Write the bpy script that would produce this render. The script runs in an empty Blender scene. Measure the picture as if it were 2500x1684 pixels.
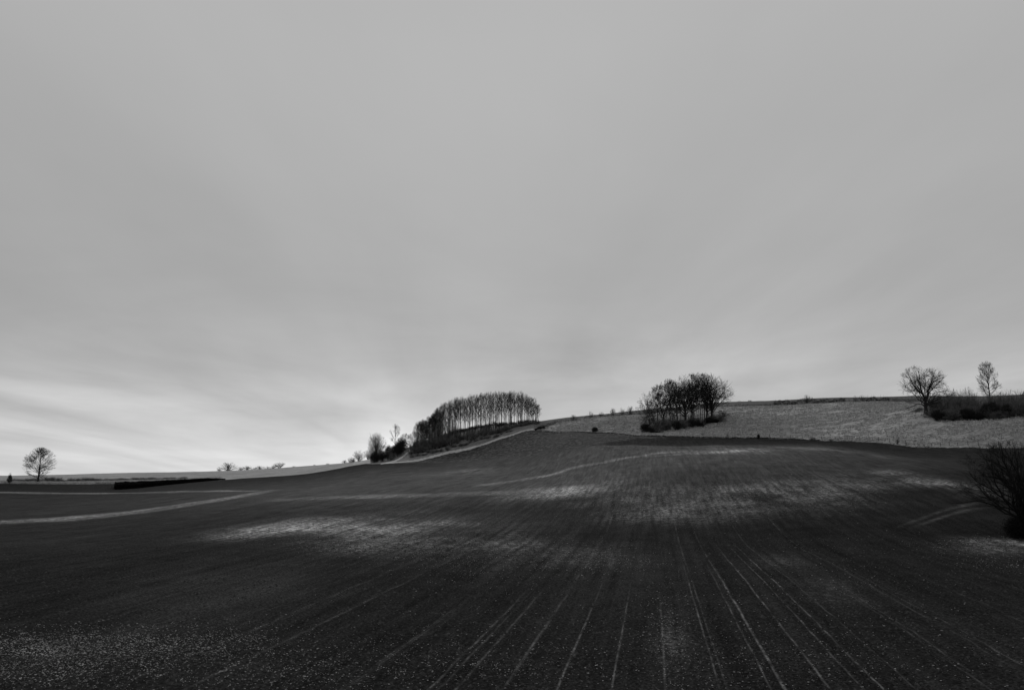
import bpy, math, random
import numpy as np
C = bpy.context.scene.collection
S = bpy.context.scene
R = math.radians

# ---------------------------------------------------------------- camera
F = 1944.0                      # focal length in photograph pixels (2500 wide)
CX, CY, PY0 = 1250.0, 842.0, 1172.0
PITCH = math.atan((PY0 - CY) / F)
CZ = 8.0
cam_d = bpy.data.cameras.new('camera')
cam_d.sensor_width = 36.0
cam_d.lens = 36.0 * F / 2500.0
cam_d.clip_start = 0.1
cam_d.clip_end = 20000
cam = bpy.data.objects.new('camera', cam_d)
cam.location = (0, 0, CZ)
cam.rotation_euler = (math.pi / 2 + PITCH, 0, 0)
C.objects.link(cam)
S.camera = cam
S.view_settings.view_transform = 'Standard'
S.view_settings.look = 'None'
S.view_settings.exposure = 0.0
S.view_settings.gamma = 1.0

# ---------------------------------------------------------------- sun and sky (black and white photograph: grey light)
SUN_AZ, SUN_EL = R(-9.0), R(24)
sun_d = bpy.data.lights.new('sun', 'SUN')
sun_d.energy = 0.8
sun_d.angle = R(12)
sun_d.color = (1, 1, 1)
sun = bpy.data.objects.new('sun', sun_d)
sun.rotation_euler = (math.pi / 2 - SUN_EL, 0, math.pi - SUN_AZ)
C.objects.link(sun)

W = bpy.data.worlds.new('World')
S.world = W
W.use_nodes = True
nt = W.node_tree
nt.nodes.clear()


def N(tree, kind, **kw):
    n = tree.nodes.new(kind)
    for k, v in kw.items():
        if k == 'inp':
            for a, b in v.items():
                n.inputs[a].default_value = b
        else:
            setattr(n, k, v)
    return n


def mth(tree, op, a, b=None, c=None, clamp=False):
    n = tree.nodes.new('ShaderNodeMath')
    n.operation = op
    n.use_clamp = clamp
    for i, v in enumerate((a, b, c)):
        if v is None:
            continue
        if isinstance(v, (int, float)):
            n.inputs[i].default_value = v
        else:
            tree.links.new(v, n.inputs[i])
    return n.outputs[0]


def ramp(tree, fac, stops, interp='LINEAR'):
    n = tree.nodes.new('ShaderNodeValToRGB')
    n.color_ramp.interpolation = interp
    els = n.color_ramp.elements
    while len(els) > 1:
        els.remove(els[-1])
    els[0].position = stops[0][0]
    els[0].color = (stops[0][1],) * 3 + (1,)
    for p, v in stops[1:]:
        e = els.new(p)
        e.color = (v, v, v, 1)
    tree.links.new(fac, n.inputs[0])
    return n.outputs[0]


def noise(tree, vec, scale, detail=4, rough=.55, dist=0.0):
    n = N(tree, 'ShaderNodeTexNoise', inp={'Scale': scale, 'Detail': detail, 'Roughness': rough, 'Distortion': dist})
    if vec is not None:
        tree.links.new(vec, n.inputs['Vector'])
    return n.outputs['Fac']


tc = N(nt, 'ShaderNodeTexCoord')
sep = N(nt, 'ShaderNodeSeparateXYZ')
nt.links.new(tc.outputs['Generated'], sep.inputs[0])
zz = mth(nt, 'MAXIMUM', sep.outputs[2], 0.0)
zd = mth(nt, 'ADD', zz, 0.07)
cu = mth(nt, 'DIVIDE', sep.outputs[0], zd)
cv = mth(nt, 'DIVIDE', sep.outputs[1], zd)
comb = N(nt, 'ShaderNodeCombineXYZ')
nt.links.new(mth(nt, 'MULTIPLY', cu, 0.80), comb.inputs[0])
nt.links.new(mth(nt, 'MULTIPLY', cv, 0.15), comb.inputs[1])
comb.inputs[2].default_value = 3.1
n1 = noise(nt, comb.outputs[0], 1.0, 5, .5, .6)
comb2 = N(nt, 'ShaderNodeCombineXYZ')
nt.links.new(mth(nt, 'MULTIPLY', cu, 0.60), comb2.inputs[0])
nt.links.new(mth(nt, 'MULTIPLY', cv, 0.38), comb2.inputs[1])
comb2.inputs[2].default_value = 7.7
n2 = noise(nt, comb2.outputs[0], 1.0, 5, .55, .3)
base = ramp(nt, zz, [(0, .69), (.03, .67), (.06, .60), (.10, .52), (.135, .475), (.165, .42), (.22, .40), (.34, .405), (.5, .46), (1, .47)], 'B_SPLINE')
clm = ramp(nt, zz, [(0, 1.3), (.12, 1.2), (.25, .6), (.4, .35), (1, .3)])
cl = mth(nt, 'ADD', 1.0, mth(nt, 'MULTIPLY', mth(nt, 'MULTIPLY', mth(nt, 'SUBTRACT', n1, .5), .56), clm))
# low streaks of cloud, strongest towards the horizon
lowm = ramp(nt, zz, [(0, .5), (.04, .8), (.10, 1.25), (.2, .7), (.35, .35), (1, .2)])
st = mth(nt, 'ADD', 1.0, mth(nt, 'MULTIPLY', mth(nt, 'MULTIPLY', mth(nt, 'SUBTRACT', n2, .5), .75), lowm))
# brightening around the hidden sun
vd = N(nt, 'ShaderNodeVectorMath', operation='DISTANCE')
ga, ge = R(-8.6), R(2.6)
vd.inputs[1].default_value = (math.sin(ga) * math.cos(ge), math.cos(ga) * math.cos(ge), math.sin(ge))
nt.links.new(tc.outputs['Generated'], vd.inputs[0])
glow = ramp(nt, vd.outputs['Value'], [(0, .24), (.03, .13), (.06, .045), (.10, .012), (.2, 0)], 'EASE')
col = mth(nt, 'MULTIPLY', mth(nt, 'MULTIPLY', base, cl), st)
col = mth(nt, 'ADD', col, glow)
col10 = mth(nt, 'MULTIPLY', col, 10.0)
sky = N(nt, 'ShaderNodeTexSky', sky_type='NISHITA', sun_disc=False)
sky.sun_elevation = SUN_EL
sky.sun_rotation = SUN_AZ
bw = N(nt, 'ShaderNodeRGBToBW')
nt.links.new(sky.outputs[0], bw.inputs[0])
mixv = mth(nt, 'ADD', mth(nt, 'MULTIPLY', col10, .975), mth(nt, 'MULTIPLY', bw.outputs[0], .012))
bg = N(nt, 'ShaderNodeBackground', inp={'Strength': 0.1})
nt.links.new(mixv, bg.inputs['Color'])
wo = N(nt, 'ShaderNodeOutputWorld')
nt.links.new(bg.outputs[0], wo.inputs[0])


# ---------------------------------------------------------------- geometry helpers
def ray(px, py):
    """azimuth and tangent of elevation of a line of sight"""
    x = (np.asarray(px, float) - CX) / F
    y = (CY - np.asarray(py, float)) / F
    dy = math.cos(PITCH) - y * math.sin(PITCH)
    dz = math.sin(PITCH) + y * math.cos(PITCH)
    return np.arctan2(x, dy), dz / np.hypot(x, dy)


def hash01(ix, iy, k=0):
    h = (ix.astype(np.int64) * 374761393 + iy.astype(np.int64) * 668265263 + k * 144665) & 0x7fffffff
    h = ((h ^ (h >> 13)) * 1274126177) & 0x7fffffff
    return ((h ^ (h >> 16)) & 0xffff) / 65535.0


def vnoise(x, y, k=0):
    ix, iy = np.floor(x), np.floor(y)
    fx, fy = x - ix, y - iy
    fx = fx * fx * (3 - 2 * fx)
    fy = fy * fy * (3 - 2 * fy)
    a = hash01(ix, iy, k); b = hash01(ix + 1, iy, k); c = hash01(ix, iy + 1, k); d = hash01(ix + 1, iy + 1, k)
    return (a * (1 - fx) + b * fx) * (1 - fy) + (c * (1 - fx) + d * fx) * fy - .5


# ---------------------------------------------------------------- the lie of the land: surveyed points (sight line, distance)
CP = []
for px, rows in {
    25: [(1660, 26), (1400, 55), (1273, 112), (1235, 160), (1202, 232), (1180, 380), (1173, 430), (1160.5, 650)],
    300: [(1660, 25), (1400, 55), (1300, 88), (1252, 122), (1203, 222), (1195, 290), (1179, 345), (1171, 420), (1154, 620)],
    620: [(1660, 25), (1400, 54), (1300, 82), (1203, 152), (1180, 230), (1166, 330), (1157, 420), (1146, 600)],
    760: [(1500, 38), (1250, 100), (1180, 190), (1155, 345), (1137, 560)],
    835: [(1131, 520), (1141, 345)],
    900: [(1660, 24.5), (1400, 54), (1300, 80), (1200, 132), (1150, 215), (1133, 300), (1121, 430)],
    1010: [(1130, 291), (1126, 302), (1103, 335), (1088, 372)],
    1060: [(1116, 305), (1082, 345), (1068, 380)],
    1121: [(1400, 54), (1300, 80), (1200, 122), (1160, 175), (1138, 225), (1127, 270), (1100, 308), (1062, 345), (1050, 372)],
    1214: [(1121, 242), (1075, 300), (1048, 340), (1036, 362)],
    1250: [(1660, 24), (1520, 35), (1400, 54), (1290, 80), (1210, 112), (1165, 155), (1142, 190), (1118, 226)],
    1300: [(1049, 300), (1031, 346)],
    1360: [(1150, 155), (1115, 180), (1097, 196), (1075, 250), (1052, 300), (1031, 325), (1023, 370)],
    1454: [(1130, 150), (1100, 165), (1087, 178), (1073, 235), (1057, 272), (1019, 325), (1013, 372)],
    1554: [(1660, 24), (1400, 54), (1300, 74), (1210, 100), (1150, 126), (1108, 152), (1086, 174), (1064, 247), (1013, 322), (1002, 382)],
    1750: [(1150, 122), (1105, 150), (1086, 174), (1069, 232), (1040, 275), (994, 325), (984, 392)],
    2010: [(1660, 24), (1400, 54), (1300, 74), (1210, 100), (1150, 126), (1105, 154), (1089, 174), (1077, 216), (1030, 265), (984, 325), (973, 402)],
    2250: [(1400, 55), (1300, 76), (1210, 100), (1130, 140), (1093, 202), (1050, 230), (1012, 250), (980, 330), (966, 402)],
    2474: [(1660, 25), (1400, 55), (1310, 72), (1230, 96), (1150, 130), (1094, 192), (1050, 218), (1019, 240), (980, 320), (964, 402)],
}.items():
    for py, d in rows:
        if py >= 1289:
            continue
        a, t = ray(px, py)
        CP.append((float(a), d, CZ + d * float(t)))


def cpz(px, d, z):
    a, _ = ray(px, PY0)
    CP.append((float(a), d, z))


# close to the railway the field is an even plane, rising gently the way the rows run
ROW = float(ray(1595, 1120)[0])
for px in (-500, 25, 350, 700, 1000, 1250, 1500, 1750, 2000, 2250, 2474, 3100):
    for d in (11, 16, 23, 32, 43, 56, 72):
        cpz(px, d, CZ - 6.54 + .024 * d * math.cos(float(ray(px, PY0)[0]) - ROW))
for px, d, z in ((-500, 200, 4.5), (-500, 600, 11.5), (3100, 110, 6), (3100, 240, 27), (3100, 400, 50)):
    cpz(px, d, z)
for px, d, z in ((1284, 236, CZ + 6.6), (1214, 255, CZ + 6.8), (1360, 214, CZ + 7.3), (1454, 195, CZ + 7.6), (1554, 190, CZ + 7.5),
                 (1750, 190, CZ + 7.6), (2010, 190, CZ + 7.9)):
    cpz(px, d, z)
# the far side of every crest, running down out of sight
for px, ds, zs in ((25, 650, 4.0), (300, 620, 5.7), (620, 600, 8.0), (835, 520, 11.0), (900, 470, 12.5), (1010, 400, 17.5), (1121, 400, 25.0),
                   (1214, 395, 25.5), (1300, 380, 24.0), (1360, 400, 29.0), (1554, 420, 34.5), (1750, 430, 37.5), (2010, 440, 40.5), (2474, 440, 42.5)):
    cpz(px, ds * 1.15, CZ + zs - .6)
    cpz(px, ds * 2.0, CZ + zs - 4)
for px in (-500, 25, 620, 1250, 1850, 2474, 3100):
    cpz(px, 2500, CZ - 3)
    cpz(px, 9000, CZ - 8)
CP = np.array(CP)
KA = 3.2


def tps_feats(a, d):
    return np.stack([np.asarray(a) * KA, np.log(d)], -1)


def kern(r2):
    return .5 * r2 * np.log(r2 + 1e-9)


PF = tps_feats(CP[:, 0], CP[:, 1])
n = len(PF)
K = kern(((PF[:, None] - PF[None]) ** 2).sum(-1)) + np.eye(n) * 2e-4
P = np.hstack([np.ones((n, 1)), PF])
A = np.zeros((n + 3, n + 3))
A[:n, :n] = K; A[:n, n:] = P; A[n:, :n] = P.T
sol = np.linalg.solve(A, np.concatenate([CP[:, 2], np.zeros(3)]))


def tps(a, d):
    f = tps_feats(a, d)
    out = np.zeros(len(f))
    for i in range(0, len(f), 40000):
        g = f[i:i + 40000]
        r2 = ((g[:, None] - PF[None]) ** 2).sum(-1)
        out[i:i + 40000] = kern(r2) @ sol[:n] + sol[n] + g @ sol[n + 1:]
    return out


# grid of the land: rings of distance, columns of azimuth (finer where there is detail), all the way round
def geo(a, b, s):
    k = max(2, int(round(math.log(b / a) / s)))
    return list(np.exp(np.linspace(math.log(a), math.log(b), k + 1))[:-1])


RD = np.array(geo(2, 20, .07) + geo(20, 80, .0055) + geo(80, 150, .0075) + geo(150, 430, .0042) + geo(430, 700, .009) + geo(700, 9000, .07) + [9000.0])
pxs = np.arange(-40, 2545, 2.1)
AZf = ray(pxs, np.full_like(pxs, PY0))[0]
AZ = np.concatenate([np.linspace(-math.pi, AZf[0], 120)[:-1], AZf, np.linspace(AZf[-1], math.pi, 120)[1:-1]])
NR, NA = len(RD), len(AZ)
# coarse spline grid, then bicubic-ish refinement: evaluate every ring, every 6th fine column
ci = np.unique(np.concatenate([np.arange(0, NA, 6), [NA - 1]]))
Ac = np.clip(AZ[ci], R(-52), R(52))
Dg, Ag = np.meshgrid(np.maximum(RD, 11), Ac, indexing='ij')
Zc = tps(Ag.ravel(), Dg.ravel()).reshape(NR, len(ci))
Z = np.empty((NR, NA))
for i in range(NR):
    Z[i] = np.interp(AZ, AZ[ci], Zc[i])
DD, AA = np.meshgrid(RD, AZ, indexing='ij')
# away from the photographed side the land settles into a gentle plain
wv = np.clip((np.abs(AA) - R(50)) / R(45), 0, 1)
wv = wv * wv * (3 - 2 * wv)
Z = Z * (1 - wv) + wv * (CZ - 6.0)
wn = np.clip((DD - 3) / 10, 0, 1)
Z = Z * wn + (1 - wn) * (CZ - 6.7)
XX, YY = DD * np.sin(AA), DD * np.cos(AA)
# small unevenness
far = np.clip((DD - 230) / 80, 0, 1)
Z += .10 * vnoise(XX / 3.1, YY / 3.1, 1) + .22 * vnoise(XX / 11, YY / 11, 2) * (1 - .3 * far)
Z += .05 * vnoise(XX / .9, YY / .9, 3) * np.clip((160 - DD) / 80, 0, 1)


def height(a, d):
    a = np.asarray(a, float); d = np.asarray(d, float)
    j = np.clip(np.searchsorted(AZ, a) - 1, 0, NA - 2)
    i = np.clip(np.searchsorted(RD, d) - 1, 0, NR - 2)
    fa = np.clip((a - AZ[j]) / (AZ[j + 1] - AZ[j]), 0, 1)
    fd = np.clip((d - RD[i]) / (RD[i + 1] - RD[i]), 0, 1)
    return (Z[i, j] * (1 - fa) + Z[i, j + 1] * fa) * (1 - fd) + (Z[i + 1, j] * (1 - fa) + Z[i + 1, j + 1] * fa) * fd


TANE = (Z - CZ) / DD
TMAX = np.maximum.accumulate(TANE, axis=0)


def hit(px, py):
    """distance at which a line of sight meets the land"""
    a, t = ray(px, py)
    a = float(a); t = float(t)
    j = int(np.clip(np.searchsorted(AZ, a), 0, NA - 1))
    colm = TMAX[:, j]
    i = int(np.searchsorted(colm, t))
    if i >= NR:
        i = int(np.argmax(colm >= colm[-1] - 1e-9))
        return a, float(RD[i])
    if i == 0:
        return a, float(RD[0])
    t0, t1 = colm[i - 1], TANE[i, j]
    f = (t - t0) / max(t1 - t0, 1e-9)
    return a, float(RD[i - 1] + (RD[i] - RD[i - 1]) * min(max(f, 0), 1))


def gpos(px, d):
    a = float(ray(px, 1090)[0])
    return (d * math.sin(a), d * math.cos(a), float(height(a, d)))


def height_to(px, py, d, zbase):
    a, t = ray(px, py)
    return CZ + d * float(t) - zbase


# ---------------------------------------------------------------- materials (all grey: the photograph is black and white)
def material(name):
    m = bpy.data.materials.new(name)
    m.use_nodes = True
    t = m.node_tree
    t.nodes.clear()
    o = N(t, 'ShaderNodeOutputMaterial')
    b = N(t, 'ShaderNodeBsdfPrincipled', inp={'Roughness': .95, 'Specular IOR Level': .12})
    t.links.new(b.outputs[0], o.inputs[0])
    return m, t, b


def rowvec(t, az, sx, sy):
    """texture coordinates turned to the drilling direction"""
    c = N(t, 'ShaderNodeTexCoord')
    mp = N(t, 'ShaderNodeMapping')
    mp.vector_type = 'POINT'
    mp.inputs['Rotation'].default_value = (0, 0, az)
    mp.inputs['Scale'].default_value = (1, 1, 1)
    t.links.new(c.outputs['Object'], mp.inputs[0])
    mp2 = N(t, 'ShaderNodeMapping')
    mp2.inputs['Scale'].default_value = (sx, sy, 1)
    t.links.new(mp.outputs[0], mp2.inputs[0])
    return c.outputs['Object'], mp2.outputs[0]


def attr(t, name):
    a = N(t, 'ShaderNodeAttribute', attribute_name=name)
    return a.outputs['Fac']


def bump(t, b, h, strength, dist):
    n = N(t, 'ShaderNodeBump', inp={'Strength': strength, 'Distance': dist})
    t.links.new(h, n.inputs['Height'])
    t.links.new(n.outputs[0], b.inputs['Normal'])
    return n




def mat_field():
    m, t, b = material('drilled_soil')
    b.inputs['Specular IOR Level'].default_value = 0.0
    b.inputs['Roughness'].default_value = 1.0
    obj, rv = rowvec(t, ROW, 2.1, .035)
    _, rv2 = rowvec(t, ROW, .42, .012)
    fine = noise(t, obj, 9.0, 6, .72)
    med = noise(t, obj, .35, 5, .6)
    rows = noise(t, rv, 1.0, 4, .6)
    rows2 = noise(t, rv2, 1.0, 3, .5)
    pale = attr(t, 'pale')
    c = mth(t, 'ADD', .024, mth(t, 'MULTIPLY', attr(t, 'vignette_tone'), .078))  # soil colour carries a painted vignette, darkest close to the camera
    mid = noise(t, obj, 2.2, 4, .75)
    k = mth(t, 'MULTIPLY', ramp(t, rows, [(.3, .74), (.5, 1.0), (.7, 1.27)]), ramp(t, rows2, [(.3, .87), (.5, 1.0), (.7, 1.13)]))
    k = mth(t, 'MULTIPLY', k, ramp(t, med, [(.3, .82), (.7, 1.18)]))
    k = mth(t, 'MULTIPLY', k, ramp(t, fine, [(.36, .35), (.5, .92), (.64, 2.0)]))
    c = mth(t, 'MULTIPLY', c, k)
    k = mth(t, 'MULTIPLY', k, ramp(t, mid, [(.36, .7), (.5, .97), (.64, 1.4)]))
    speck = mth(t, 'MULTIPLY', ramp(t, mid, [(.42, .4), (.6, 1.6)]), ramp(t, rows, [(.35, .72), (.6, 1.2)]))
    c = mth(t, 'ADD', c, mth(t, 'MULTIPLY', mth(t, 'MULTIPLY', pale, .24), mth(t, 'MULTIPLY', speck, k)))
    tr = mth(t, 'MULTIPLY', attr(t, 'tram'), ramp(t, noise(t, obj, 1.6, 4, .7), [(.35, .25), (.62, 1.2)]))
    c = mth(t, 'ADD', c, mth(t, 'MULTIPLY', tr, .15))
    t.links.new(c, b.inputs['Base Color'])
    h = mth(t, 'ADD', mth(t, 'MULTIPLY', fine, .6), mth(t, 'MULTIPLY', rows, .6))
    bump(t, b, h, .9, .10)
    return m


def mat_plough():
    m, t, b = material('ploughed_clods')
    obj, _ = rowvec(t, 0, 1, 1)
    v = N(t, 'ShaderNodeTexVoronoi', inp={'Scale': 1.5})
    t.links.new(obj, v.inputs['Vector'])
    f = noise(t, obj, .8, 4, .75)
    c = mth(t, 'MULTIPLY', ramp(t, f, [(.38, .004), (.5, .012), (.61, .115)]), ramp(t, v.outputs['Distance'], [(0, 1.35), (.6, .6)]))
    c = mth(t, 'MULTIPLY', c, ramp(t, noise(t, obj, .05, 3, .5), [(.3, .85), (.7, 1.3)]))
    t.links.new(c, b.inputs['Base Color'])
    bump(t, b, mth(t, 'SUBTRACT', f, mth(t, 'MULTIPLY', v.outputs['Distance'], .5)), 1, .5)
    return m


def mat_grass(name, lo, hi, sx=1.0, sy=1.0, bscale=.5, patch=(.75, 1.25)):
    m, t, b = material(name)
    obj, rv = rowvec(t, 0, sx, sy)
    f = noise(t, rv, 1.1, 6, .72)
    g = noise(t, rv, .16, 4, .55)
    p = noise(t, obj, .022, 3, .5)
    c = mth(t, 'MULTIPLY', ramp(t, f, [(.32, lo), (.5, (lo + hi) / 2), (.66, hi)]), ramp(t, g, [(.3, .75), (.7, 1.3)]))
    c = mth(t, 'MULTIPLY', c, ramp(t, p, [(.35, patch[0]), (.65, patch[1])]))
    t.links.new(c, b.inputs['Base Color'])
    bump(t, b, f, .8, bscale)
    return m


def mat_plain(name, v, var=.35, scale=3.0, rough=.9):
    m, t, b = material(name)
    b.inputs['Roughness'].default_value = rough
    c = N(t, 'ShaderNodeTexCoord')
    f = noise(t, c.outputs['Object'], scale, 4, .65)
    t.links.new(ramp(t, f, [(.3, v * (1 - var)), (.7, v * (1 + var))]), b.inputs['Base Color'])
    return m


M_field = mat_field()
M_plough = mat_plough()
M_meadow = mat_grass('rough_pasture', .06, .42, .75, 1.0, .5, (.6, 1.3))
M_bank = mat_grass('scrubby_bank_grass', .04, .19)
M_verge = mat_grass('pale_dry_verge', .20, .44)
M_stubble = mat_grass('pale_stubble', .15, .40, .5, 1.0, .2, (.9, 1.1))
M_upper = mat_grass('upper_field_soil', .045, .11, .4, 1.2, .2, (.85, 1.3))
M_track = mat_grass('chalk_track', .25, .45)
M_plain = mat_grass('distant_farmland', .05, .12)
M_bark = mat_plain('dark_bark', .030, .4, 2.0)
M_bark_pale = mat_plain('pale_bark', .11, .5, 1.0)
M_twig = mat_plain('bare_twigs', .035, .3, 1.0)
M_twig_near = mat_plain('black_twigs', .014, .3, 2.0)
M_scrub = mat_plain('scrub_twigs', .12, .6, .7)
M_leaf = mat_plain('dark_evergreen_leaves', .020, .5, 1.5)
M_hedge = mat_plain('black_leaves', .006, .4, 2.0)
M_flint = mat_plain('pale_flint', .33, .7, .9, .7)
M_drygrass = mat_plain('dry_grass_blades', .40, .5, .8)
M_post = mat_plain('weathered_post_wood', .09, .3, 4.0)
M_wire = mat_plain('dull_wire', .10, .1, 2.0, .5)


# ---------------------------------------------------------------- object helpers
def mesh_from(name, verts, faces, mats, smooth=False, attrs=None):
    """faces: int array (n,4) or (n,3)"""
    me = bpy.data.meshes.new(name)
    verts = np.asarray(verts, np.float32)
    faces = np.asarray(faces, np.int32)
    k = faces.shape[1]
    me.vertices.add(len(verts))
    me.vertices.foreach_set('co', verts.ravel())
    me.loops.add(faces.size)
    me.loops.foreach_set('vertex_index', faces.ravel())
    me.polygons.add(len(faces))
    me.polygons.foreach_set('loop_start', np.arange(0, faces.size, k, dtype=np.int32))
    me.polygons.foreach_set('loop_total', np.full(len(faces), k, np.int32))
    if smooth:
        me.polygons.foreach_set('use_smooth', np.ones(len(faces), bool))
    for nm, arr in (attrs or {}).items():
        at = me.attributes.new(nm, 'FLOAT', 'POINT')
        at.data.foreach_set('value', np.asarray(arr, np.float32))
    me.update()
    me.validate()
    me.materials.append(mats)
    return me


def link(name, me, parent=None, loc=(0, 0, 0), rotz=0, scale=(1, 1, 1)):
    o = bpy.data.objects.new(name, me)
    C.objects.link(o)
    o.parent = parent
    o.location = loc
    o.rotation_euler = (0, 0, rotz)
    o.scale = scale
    return o


def tag(o, label=None, cat=None, group=None, kind=None):
    if label: o['label'] = label
    if cat: o['category'] = cat
    if group: o['group'] = group
    if kind: o['kind'] = kind
    return o


# ---------------------------------------------------------------- fields: which part of the land is which
def curve(pts):
    """pts (px, py, d) -> function distance(azimuth)"""
    a = np.array([float(ray(p[0], p[1])[0]) for p in pts]); d = np.array([p[2] for p in pts], float)
    return lambda x: np.exp(np.interp(x, a, np.log(d)))


cA = curve([(-400, 1185, 385), (25, 1180, 378), (280, 1178, 345), (546, 1169, 330), (687, 1161, 345), (779, 1153, 350), (854, 1137, 338), (908, 1132, 302),
            (943, 1131, 293), (1029, 1130, 290), (1121, 1127, 270), (1214, 1121, 247), (1284, 1110, 230), (1360, 1097, 208), (1392, 1090, 205),
            (1454, 1084, 214), (1500, 1080, 228), (1560, 1074, 238), (1654, 1068, 239), (1853, 1072, 225), (2010, 1077, 216), (2161, 1087, 207),
            (2251, 1092, 202), (2474, 1093, 192), (3100, 1093, 175)])
cB = curve([(900, 1132, 302), (943, 1132, 294), (1017, 1127, 301), (1098, 1106, 307), (1168, 1089, 302), (1238, 1067, 300), (1300, 1049, 300),
            (1390, 1054, 290), (1454, 1057, 272), (1554, 1063, 247), (1654, 1067, 241), (1853, 1072, 226), (2010, 1077, 217), (2161, 1087, 208),
            (2251, 1092, 203), (2474, 1093, 193), (3100, 1093, 176)])
cC = curve([(1298, 1049, 300), (1310, 1048, 303), (1325, 1045, 306), (1360, 1031, 325), (1454, 1019, 325), (1554, 1013, 322), (1750, 994, 325), (2010, 984, 325),
            (2474, 980, 325), (3100, 980, 330)])
aV0, aV1 = float(ray(905, 1132)[0]), float(ray(1303, 1049)[0])
aC = float(ray(862, 1137)[0])

# faces
I, J = np.meshgrid(np.arange(NR - 1), np.arange(NA - 1), indexing='ij')
am = (AZ[J] + AZ[J + 1]) / 2
dm = np.sqrt(RD[I] * RD[I + 1])
wob = 1 + .008 * vnoise(am * 60, dm * 0, 5) + .004 * vnoise(am * 500, dm * .4, 6)
reg = np.zeros(I.shape, int)                               # 0 field
dA, dB, dC = cA(am) * wob, cB(am) * wob, cC(am) * wob
past = dm > dA
reg[past & (am < aC)] = 4                                   # stubble
reg[past & (am < float(ray(560, 1168)[0])) & (dm < 372 + 40 * np.clip((float(ray(560, 1168)[0]) - am) / .3, 0, 1))] = 3   # grass balk of the left
reg[past & (am >= aC) & (am < aV0)] = 3
mid = past & (am >= aV0) & (dm <= np.maximum(dB, dA))
reg[mid] = 1                                                # ploughed
beyond = (am >= aV0) & (dm > np.maximum(dB, dA))
reg[beyond & (am <= aV1)] = 5                               # wooded bank
vw = np.interp(am, [aV0, float(ray(1017, 1126)[0]), float(ray(1168, 1088)[0]), aV1], [6, 7, 5, 4.5])
reg[beyond & (am <= aV1) & (dm < dB + vw)] = 3              # verge
reg[beyond & (am > aV1) & (dm <= dC)] = 2                   # meadow
reg[beyond & (am > aV1) & (dm > dC)] = 6                    # upper field
# chalk track going up between the trees
tr_pts = [(930, 1132), (950, 1128), (968, 1122), (982, 1113), (994, 1105), (1004, 1100)]
ta = np.array([float(ray(x, y)[0]) for x, y in tr_pts]); td = np.array([296, 303, 313, 325, 338, 352.])
tdist = np.interp(am, ta, td)
reg[(am > ta[0]) & (am < ta[-1]) & (np.abs(dm - tdist) < 4.2)] = 7
reg[(np.abs(am) > R(50)) & (reg == 0)] = 8
reg[dm > 1300] = 8

# ---- soil tone over the near field
LD = np.log(DD)
pale = np.zeros_like(DD)
vignette_tone = np.zeros_like(DD)


def patch(px, py, rx, ry, amp, tilt=0.0, target=None):
    a0, d0 = hit(px, py)
    _, du = hit(px, py - ry)
    _, dl = hit(px, py + ry)
    ra = rx / F
    s = max((math.log(du) - math.log(dl)) / 2, .004)
    u = (AA - a0) / ra
    v = (LD - math.log(d0)) / s - tilt * u
    target += amp * np.exp(-(u * u + v * v))


def band(pts, amp, target):
    """pts (px, py, half width): a strip of soil across the field"""
    aa, lo, hi = [], [], []
    for px, py, w in pts:
        a0, _ = hit(px, py)
        aa.append(a0); hi.append(math.log(hit(px, py - w)[1])); lo.append(math.log(hit(px, py + w)[1]))
    l = np.interp(AA, aa, lo); h = np.interp(AA, aa, hi)
    wv = (AA > aa[0]) & (AA < aa[-1])
    mdl, hw = (l + h) / 2, np.maximum((h - l) / 2, .003)
    e = np.clip(np.minimum(AA - aa[0], aa[-1] - AA) / .02, 0, 1) if aa[0] > -.6 else np.clip((aa[-1] - AA) / .03, 0, 1)
    amp = amp * np.clip(.9 + .8 * vnoise(XX / 7, YY / 7, 14), .4, 1.3)
    target += amp * wv * e * np.exp(-((LD - mdl) / hw) ** 4)


for args in [  # soft chalky places
    (700, 1289, 130, 15, .75, .5), (640, 1302, 100, 11, .35, .4), (930, 1292, 150, 20, .68, .3), (820, 1275, 150, 15, .35, .5),
    (1020, 1322, 210, 30, .40, 0), (1330, 1352, 200, 34, .15, -.1),
    (1400, 1201, 75, 12, .75, .3), (1300, 1210, 80, 8, .35, .3), (1420, 1185, 100, 12, .3, .3),
    (1150, 1150, 60, 5, .35, 0), (1100, 1158, 70, 4, .2, 0),
    (1780, 1215, 180, 30, .50, .2), (1650, 1250, 140, 22, .36, .1), (1980, 1205, 120, 28, .52, 0), (2090, 1180, 70, 20, .3, -.3), (1500, 1205, 110, 20, .22, .1),
    (1800, 1099, 60, 5, 1.5, .2), (1690, 1103, 60, 4.5, .4, .1), (2190, 1157, 45, 9, .55, -.5), (2260, 1175, 60, 8, .3, -.5), (2290, 1180, 60, 10, .2, -.4),
    (1950, 1093, 70, 4, .4, -.4), (2100, 1105, 80, 5, .22, -.4), (2410, 1200, 60, 12, .2, 0),
    (2450, 1322, 75, 7, .6, .1), (2470, 1345, 90, 16, .22, 0),
    (1640, 1530, 30, 90, .16, 0), (1900, 1370, 60, 20, .1, 0), (2000, 1450, 80, 40, .08, 0),
]:
    patch(*args, target=pale)
pale *= np.clip(.75 + 1.3 * vnoise(XX / 6, YY / 6, 11) + .7 * vnoise(XX / 1.7, YY / 2.5, 12), .1, 2)
band([(-200, 1284, 6), (25, 1273, 5), (130, 1268, 5), (250, 1258, 5), (400, 1240, 4.6), (540, 1219, 4.2), (640, 1202, 3.6), (690, 1193, 3)], .66, pale)
band([(-200, 1202, 2), (25, 1202, 1.8), (230, 1204, 1.8), (400, 1201, 1.8), (560, 1198, 1.8), (650, 1198, 2)], .55, pale)
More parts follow.
